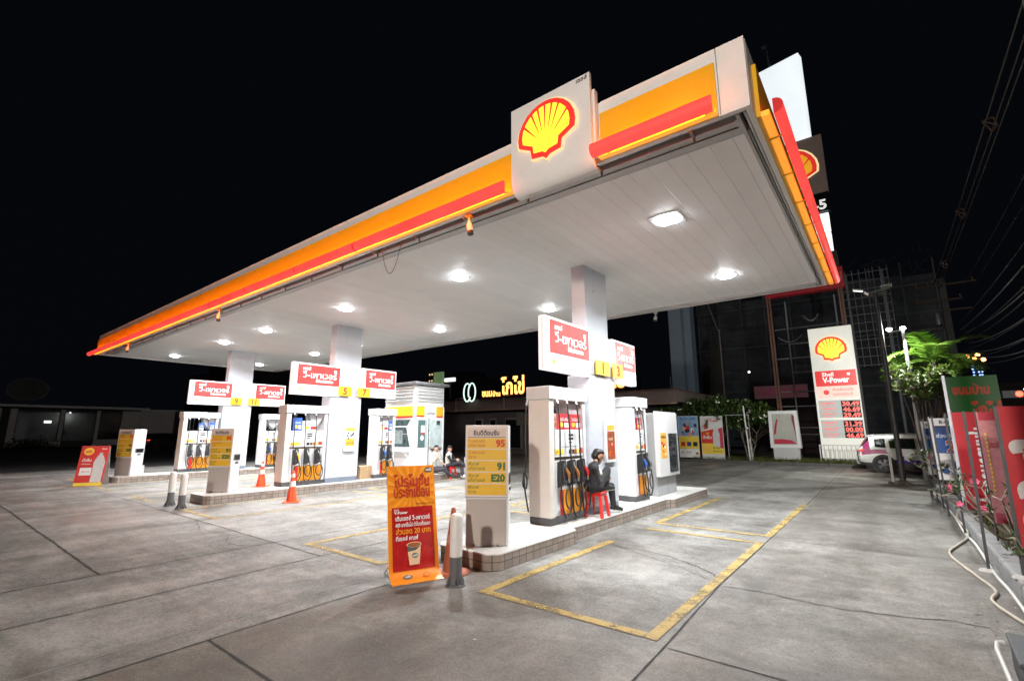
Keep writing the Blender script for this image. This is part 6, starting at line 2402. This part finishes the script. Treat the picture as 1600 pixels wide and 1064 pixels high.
# dead dry frond hanging at the first floodlight
# desert roses in the planter
pink = M('petal_pink', (.55, .07, .15), .6, var=.2, scale=30)
dl = leafmat('rose_leaf', (.03, .06, .015), (.07, .11, .03))
for (px, py, sz, nl, nf, lb) in ((1.30, 16.2, 1.25, 9, 3, 'leafy desert rose at the far end of the planter, by the lamp posts'), (1.28, 12.6, 1.0, 8, 4, 'pink-flowering desert rose before the first red banner'), (1.25, 9.9, .95, 6, 3, 'sparse desert rose with bare pale branches beside the first red banner'), (1.32, 7.75, .85, 6, 0, 'small green desert rose behind the front banner pole')):
    t = thing('desert_rose', lb, 'plant', (px, py, .12), 0, 'desert roses in the planter')
    br, lv, fl = MB(), MB(), MB()
    pale_b = M('pale_bark', (.30, .25, .19), .8, var=.2)
    br.sphere((0, 0, .05), (.09, .09, .11), pale_b, 10, 7)
    for k in range(nl):
        a = k * 2.4 + py
        e = Vector((math.cos(a) * random.uniform(.25, .62) - .1, math.sin(a) * random.uniform(.3, .7), random.uniform(.35, .85))) * sz
        pts = arc([(0, 0, .08), e * .45 + Vector((0, 0, -.05)), e], 4)
        br.tube(pts, [.022 - .014 * i / len(pts) for i in range(len(pts))], pale_b, 6)
        for q in range(3):
            d = rnd_dir(0, 1)
            e2 = e + d * .22 * sz
            br.tube([e, e2], .007, pale_b, 5)
            for w in range(16 if py > 15 else 10):
                leaf(lv, e2 + rnd_dir() * .03, rnd_dir(-.2, 1), random.uniform(.07, .13) * sz, .018 * sz, dl)
        if k < nf:
            for q in range(2):
                c = e + rnd_dir(.1, 1) * .16 + Vector((-.02, -.05, .06))
                ax = Vector((random.uniform(-.6, .1), -1, .5)).normalized()
                qq = ax.orthogonal().normalized()
                w = ax.cross(qq)
                for j_ in range(5):
                    b_ = j_ * 1.2566
                    leaf(fl, c, qq * math.cos(b_) + w * math.sin(b_) + ax * .3, .05, .024, pink, up=ax)
    br.build('stem', t)
    lv.build('foliage', t)
    if nf:
        fl.build('blossom', t)

# ------------------------------------------------------------------ banners on the right
bred = M('banner_red', (.52, .022, .032), .6, var=.1, scale=1.5)


def cloth(mb, x0, x1, z0, z1, mat, d=0, amp=.03, ph=0, nx=16, nz=18, y0=0):
    """slightly billowing flag cloth in the local x-z plane"""
    vs, fs = [], []
    for k in range(nz + 1):
        for i in range(nx + 1):
            x, z = x0 + (x1 - x0) * i / nx, z0 + (z1 - z0) * k / nz
            vs.append((x, y0 - d + wob(x, z, amp, ph), z))
    for k in range(nz):
        for i in range(nx):
            a = k * (nx + 1) + i
            fs.append((a, a + 1, a + nx + 2, a + nx + 1))
    mb.add(vs, fs, mat, True)


def wob(x, z, amp, ph):
    return amp * math.sin(x * 7 + ph + z * .8) * (.3 + x * .7) + amp * .6 * math.sin(z * 3.1 + ph * 2 + x * 3)


def drape(mb, amp, ph, d):
    """bend flat print (drawn at y=0) onto the cloth"""
    mb.v = [(x, wob(x, z, amp, ph) - d, z) for x, y, z in mb.v]
    return mb


pkm = M('banner_pink', (.58, .24, .25), .6, var=.3, scale=3)
pkl = M('banner_pink_light', (.76, .62, .60), .6, var=.35, scale=4)
blm = M('banner_blue', (.03, .10, .34), .5, var=.35, scale=3)
navy = M('banner_navy', (.015, .03, .12), .5, var=.2)
flag = ((0, 0, 0), X, Z)
specs = [
    ('red banner with vertical white Thai lettering, third from the right edge', (1.02, 13.0, .22), R(-4), .98, 1.84, 'A'),
    ('faded pink and white banner between two red banners', (1.03, 9.75, .42), R(2), .80, 1.55, 'B'),
    ('large red banner with white lettering cut off by the right edge', (1.02, 7.95, .40), R(6), .9, 1.58, 'C'),
    ('blue and white banner with a big red 25', (.80, 15.6, .55), R(4), .80, 1.45, 'D'),
    ('narrow blue and white banner half hidden by the poles, nearest the car', (.70, 17.2, .55), R(35), .70, 1.40, 'E')]
for lb, loc, rz, w, h, kind in specs:
    t = thing('banner', lb, 'banner', loc, rz, 'banners along the planter')
    amp, ph = (.018, loc[1])
    m_ = MB()
    base = {'A': bred, 'B': pkm, 'C': bred, 'D': ptext_wh, 'E': ptext_wh}[kind]
    cloth(m_, 0, w, 0, h, base, 0, amp, ph)
    m_.build('cloth', t)
    m_ = MB()
    for px in (0, w):
        m_.cyl((px, .03, -loc[2]), (px, .03, h + .04), .012, M('pole_aluminium', (.6, .6, .6), .35, .6) if kind in 'AD' else polem, 8)
    m_.cyl((0, .03, h - .01), (w, .03, h - .01), .01, steel, 8)
    m_.cyl((0, .03, .01), (w, .03, .01), .01, steel, 8)
    m_.build('frame', t)
    m_ = MB()
    if kind == 'A':
        for txt, yy, sz in (('ทุกครั้งที่ขับขี่', .30, .34),):
            m_.text(txt, (0, 0, 0), -Z, X, sz, ptext_wh, x=-h + .30, y=yy, bold=.04, d=0, res=2, fit=1.25)
        m_.text('V-Power', (0, 0, 0), X, Z, .12, ptext_wh, x=.45, y=.13, d=0, bold=.03, res=2)
        m_.text('Shell', (0, 0, 0), X, Z, .10, ptext_wh, x=.12, y=.16, d=0, bold=.03, res=2)
    elif kind == 'B':
        cloth(m_, .02, w - .02, .0, .14, M('banner_pink_band', (.48, .08, .12), .6, var=.2), 0, 0, 0, 8, 3)
        cloth(m_, .02, w - .02, h - .12, h, M('banner_red_band', (.50, .04, .06), .6), 0, 0, 0, 8, 3)
        cloth(m_, .22, w - .10, .25, 1.22, pkl, 0, 0, 0, 8, 14)
        for i in range(4):
            for q in range(3):
                m_.ell((0, -.0015, 0), X, Z, .30 + q * .13, .45 + i * .20, .05, .085, M('banner_white_soft', (.68, .55, .52), .6, var=.3, scale=6), 0, 14)
        for i in range(14):
            m_.ell((0, -.002, 0), X, Z, .06, .45 + i * .06, .012, .022, stick_y, 0, 8)
        for i in range(3):
            a = .06 + i * .2
            m_.add([(a, -.001, h - .5), (a + .1, -.001, h - .5), (a + .34, -.001, h - .13), (a + .24, -.001, h - .13)], [(0, 1, 2, 3)], M('banner_dark_pink', (.40, .10, .11), .6))
    elif kind == 'C':
        m_.text('เชลล์', (0, 0, 0), -Z, X, .62, M('banner_cream', (.66, .62, .58), .6), x=-1.20, y=.085, d=0, bold=.05, res=3, fit=1.1)
    else:
        cloth(m_, .04, w - .04, .62, h - .18, blm, 0, 0, 0, 8, 10)
        cloth(m_, .04, w - .04, h - .34, h - .18, navy, 0, 0, 0, 8, 3)
        m_.text('B-QUICK', (0, 0, 0), X, Z, .11, navy, x=w * .5, y=h - .13, align='CENTER', d=.001, bold=.03, res=2)
        m_.text('ช่วงนี้ ลดเลย', (0, 0, 0), X, Z, .11, ptext_wh, x=w * .5, y=h - .46, align='CENTER', d=.001, bold=.03, res=1, fit=w * .8)
        if kind == 'D':
            m_.text('25', (0, 0, 0), X, Z, .36, ptext_wh, x=w * .52, y=.665, align='CENTER', d=.001, bold=.07, res=3)
            m_.text('25', (0, 0, 0), X, Z, .36, ptext_red, x=w * .52, y=.665, align='CENTER', d=.002, bold=.03, res=3)
        m_.ell((0, -.001, 0), X, Z, w * .3, .40, .16, .08, lgrey, 0, 16)
        m_.ell((0, -.002, 0), X, Z, w * .62, .34, .20, .12, dgrey, 0, 16)
        m_.ell((0, -.003, 0), X, Z, w * .62, .34, .11, .07, lgrey, 0, 16)
        m_.ell((0, -.001, 0), X, Z, w * .2, .2, .07, .07, blm, 0, 14)
    # keep the drawing order offsets while bending
    m_.v = [(x, wob(x, z, amp, ph) - .004 + y * 1.0, z) for x, y, z in m_.v]
    m_.build('print', t)

pole_spots = [(.93, 7.45, 1.77, .03), (.77, 8.57, 1.95, .03), (.80, 11.2, 2.0, .0), (.76, 13.4, 2.0, -.02), (.76, 14.6, 2.0, -.03), (.74, 15.9, 2.0, -.04), (.72, 17.4, 2.0, -.05)]
for i, (px, py, hh, ln) in enumerate(pole_spots):
    t = thing('flag_pole', 'thin dark grey square pole standing by the planter kerb' if i > 1 else ('nearest dark square pole by the kerb, in front of the large red banner' if i == 0 else 'dark square pole standing in front of the first red banner, by the kerb'), 'pole', (px, py, .192 if i == 0 else 0), group='square poles along the kerb')
    m_ = MB()
    m_.bar((0, 0, 0), (ln, .06, hh), .036 if i < 2 else .027, .03, polem)
    m_.build('shaft', t)
    if i < 2:
        m_ = MB()
        m_.lathe((0, 0, 0), [(.10, 0), (.08, .02), (.03, .03)], M('mortar_lump', (.35, .34, .31), .9), 9)
        m_.build('mortar_foot', t)

# ------------------------------------------------------------------ hoses, pipe, dark box
hm = M('garden_hose', (.42, .38, .30), .5, var=.2, scale=4)
h2 = M('white_pipe', (.60, .60, .57), .4, var=.1, scale=3)
m_ = MB()
m_.tube(arc([(.95, 13.2, .22), (.82, 12.6, .10), (.86, 11.8, .02), (.80, 10.9, .02), (.62, 10.1, .018), (.48, 9.5, .018), (.49, 8.95, .018), (.62, 8.1, .018), (.70, 7.5, .018), (.62, 7.05, .018), (.74, 6.47, .018), (.92, 5.9, .018), (1.0, 5.2, .018)], 7), .016, hm, 8)
tag(m_.build('garden_hose'), 'beige garden hose winding over the concrete by the kerb', 'hose')
m_ = MB()
m_.tube(arc([(.70, 19.0, .02), (.80, 16.5, .02), (.83, 13.5, .02), (.80, 11.3, .02), (.83, 10.2, .02), (.80, 8.4, .02), (.82, 7.4, .02), (.80, 5.6, .02)], 6), .017, h2, 8)
tag(m_.build('water_pipe'), 'straight white water pipe lying along the foot of the kerb', 'pipe')
t = thing('concrete_box', 'dark grey concrete box in the lower right corner', 'box', (.49, 4.62, 0), R(-2))
m_ = MB()
bx_ = M('box_dark', (.055, .06, .065), .6, var=.3, scale=4, bump=.2)
m_.box(0, .7, 0, .62, 0, .21, bx_)
m_.build('base', t, .012)
m_ = MB()
m_.box(-.012, .71, -.012, .63, .213, .25, bx_)
m_.build('lid', t, .01)
m_ = MB()
m_.tube([(.475, 5.6 - .42, .19), (.44, 5.16, .19), (.43, 5.12, .16), (.44, 4.4, .05), (.45, 3.9, .02)], .016, h2, 8)
tag(m_.build('pipe_stub'), 'short bent white pipe beside the dark concrete box', 'pipe')
m_ = MB()
for _ in range(60):
    p = Vector((random.uniform(-3.5, .7), random.uniform(3.2, 9), .004)) if _ > 30 else Vector((random.uniform(.35, .8), random.uniform(5.8, 7), .005))
    leaf(m_, p, rnd_dir(-.05, .1), random.uniform(.015, .05), .008, M('dry_leaf', (.10, .07, .05), .9, var=.4) if _ % 5 else M('petal_fallen', (.6, .45, .42), .8))
tag(m_.build('fallen_leaves'), kind='stuff')

# ------------------------------------------------------------------ green sign, traffic light, lit tower, utility pole, wires
t = thing('green_sign', 'dim green sign with dark red Thai lettering above the red banners', 'sign', (1.13, 14.9, 1.1))
m_ = MB()
gs = M('sign_green', (.006, .035, .008), .5, var=.25, scale=1.2, emit=(.012, .12, .015), es=.25)
m_.obox((.46, 0, 1.34), (.43, .0, 0), (0, .04, 0), (0, 0, .48), gs)
fz = ((0, -.045, 0), X, Z)
drd = M('sign_dark_red', (.28, .02, .01), .5, emit=(.2, .02, .005), es=.5)
m_.text('ขนมบ้าน', *fz, .26, drd, x=.12, y=1.42, d=0, bold=.05, res=2, fit=.62)
m_.text('โกไข่', *fz, .36, drd, x=.40, y=.94, d=0, bold=.05, res=2, fit=.48)
m_.build('board', t)
m_ = MB()
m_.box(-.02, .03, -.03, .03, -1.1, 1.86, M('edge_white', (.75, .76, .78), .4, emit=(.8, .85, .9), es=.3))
m_.build('post', t)
t = thing('traffic_light', 'red traffic light glowing on a horizontal arm above the red banners', 'traffic light', (4.1, 30, 0))
m_ = MB()
m_.obox((.5, 0, 3.27), (.46, 0, 0), (0, .12, 0), (0, 0, .16), dgrey)
m_.build('housing', t)
m_ = MB()
m_.cyl((.95, .1, 3.27), (9, .1, 3.3), .05, lgrey, 8)
m_.cyl((9, .1, 0), (9, .1, 3.4), .1, lgrey, 8)
m_.build('arm', t)
m_ = MB()
m_.cyl((.55, -.13, 3.27), (.55, -.15, 3.27), .12, M('traffic_red', (.8, .05, .03), .4, emit=(1, .06, .03), es=7.0), 16)
m_.build('lit_lens', t)
m_ = MB()
m_.obox((5.2, 30, 3.5), (.35, 0, .05), (0, .1, 0), (0, 0, .06), M('lamp_white_far', (.9, .9, .9), .4, emit=(1, .98, .92), es=6.0))
tag(m_.build('distant_lamp'), 'white street lamp head glowing beside the traffic light', 'lamp')
t = thing('lit_mast', 'mast with blue light strings and four orange lamps behind the wires', 'mast', (10.2, 90, 0))
m_ = MB()
m_.cyl((0, 0, 0), (0, 0, 11.6), .15, dgrey, 8)
m_.cyl((-.6, 0, 11.2), (1.2, 0, 11.5), .06, dgrey, 8)
m_.build('pole', t)
m_ = MB()
for x, z in ((-.45, 11.8), (.15, 11.4), (.55, 11.9), (1.05, 11.2)):
    m_.sphere((x, -.2, z), .26, M('lamp_orange', (.9, .5, .2), .4, emit=(1, .42, .12), es=9.0), 10, 6)
m_.build('orange_lamp', t)
m_ = MB()
for x in (-.2, .35, .75):
    for k in range(8):
        m_.sphere((x + random.uniform(-.09, .09), -.2, 10.4 - k * .42), .11, M('lamp_blue', (.2, .3, .9), .4, emit=(.25, .42, 1.0), es=3.0), 8, 5)
m_.build('light_string', t)
t = thing('utility_pole', 'dark concrete utility pole with crossarms and insulators above the palm', 'utility pole', (4.5, 48, 0))
m_ = MB()
m_.box(-.2, .2, -.2, .2, 0, 13.2, M('utility_concrete', (.10, .095, .09), .8, var=.3))
m_.build('pole', t)
m_ = MB()
wd = M('crossarm_wood', (.10, .07, .05), .8, var=.3)
for z, a, c in ((12.6, -1.6, 1.9), (11.4, -1.7, 1.0), (10.6, -.4, 1.4)):
    m_.box(a, c, -.28, -.2, z, z + .14, wd)
m_.build('crossarm', t)
m_ = MB()
for x, z in ((-1.5, 12.6), (-.8, 12.6), (1.7, 12.6), (-1.6, 11.4), (.9, 11.4)):
    m_.lathe((x, -.24, z + .14), [(.09, 0), (.05, .1), (.09, .16), (.04, .28)], M('insulator', (.16, .09, .06), .3), 8)
m_.build('insulator', t)
m_ = MB()
m_.lathe((-.55, -.3, 9.6), [(.22, 0), (.24, .1), (.24, .8), (.15, .95)], gp, 10)
m_.build('transformer', t)
wire_m = M('wire_dark', (.16, .155, .15), .6, .2)
wire_p = M('wire_pale', (.50, .50, .50), .5, .3)


def wire(label, a, b_, sag, r_, mt, grp):
    m_ = MB()
    a, b_ = Vector(a), Vector(b_)
    n = 36
    m_.tube([a.lerp(b_, i / n) - Z * sag * 4 * (i / n) * (1 - i / n) for i in range(n + 1)], r_, mt, 5)
    return tag(m_.build('overhead_wire'), label, 'wire', grp)


gA, gB = 'high power lines by the road', 'low cables by the road'
sp = [(3.2, 12.05), (3.75, 12.05), (4.25, 12.75), (4.6, 12.4)]
for x, z in ((3.95, 12.62), (4.28, 12.35), (4.24, 12.68)):
    wire('thin dark power line running up toward the top right corner', (x, 48, z), (x, -6, z), .25, .022, wire_m, gA)
for x, z in ((5.6, 12.2), (6.1, 12.1)):
    wire('thin dark power line running lower toward the right edge', (x, 48, z), (x, -6, z), .25, .022, wire_m, gA)
for k, (x, z, s_) in enumerate(((4.9, 9.1, .5), (4.9, 8.6, .7), (5.0, 8.2, .9), (5.1, 8.4, 1.2), (5.0, 7.7, .9), (5.2, 7.6, 1.3), (5.0, 7.2, 1.1), (5.2, 7.0, 1.5), (5.1, 6.6, 1.2), (5.3, 6.7, 1.7), (5.2, 6.2, 1.4))):
    wire('pale sagging cable of the thick bundle above the green sign', (x, 46, z + .2), (x * .98, 3, z - .1), s_, .028, wire_p if k % 2 else wire_m, gB)
for k in range(3):
    y = (22.5, 31.5, 41.0)[k]
    lbs = ('nearest wire spacer on the power lines at top right', 'middle wire spacer on the power lines', 'farthest wire spacer on the power lines, above the utility pole')
    m_ = MB()
    c = Vector((4.15, y, 12.45))
    ins = M('insulator', (.16, .09, .06), .3)
    for a, b_ in (((-.2, .2), (.15, -.1)), ((.15, -.1), (.08, .24)), ((.08, .24), (-.2, .2)), ((-.2, .2), (0, -.3)), ((0, -.3), (.15, -.1))):
        m_.tube([c + Vector((a[0], 0, a[1])), c + Vector((b_[0], 0, b_[1]))], .028, ins, 6)
    tag(m_.build('wire_spacer'), lbs[k], 'insulator', 'wire spacers')
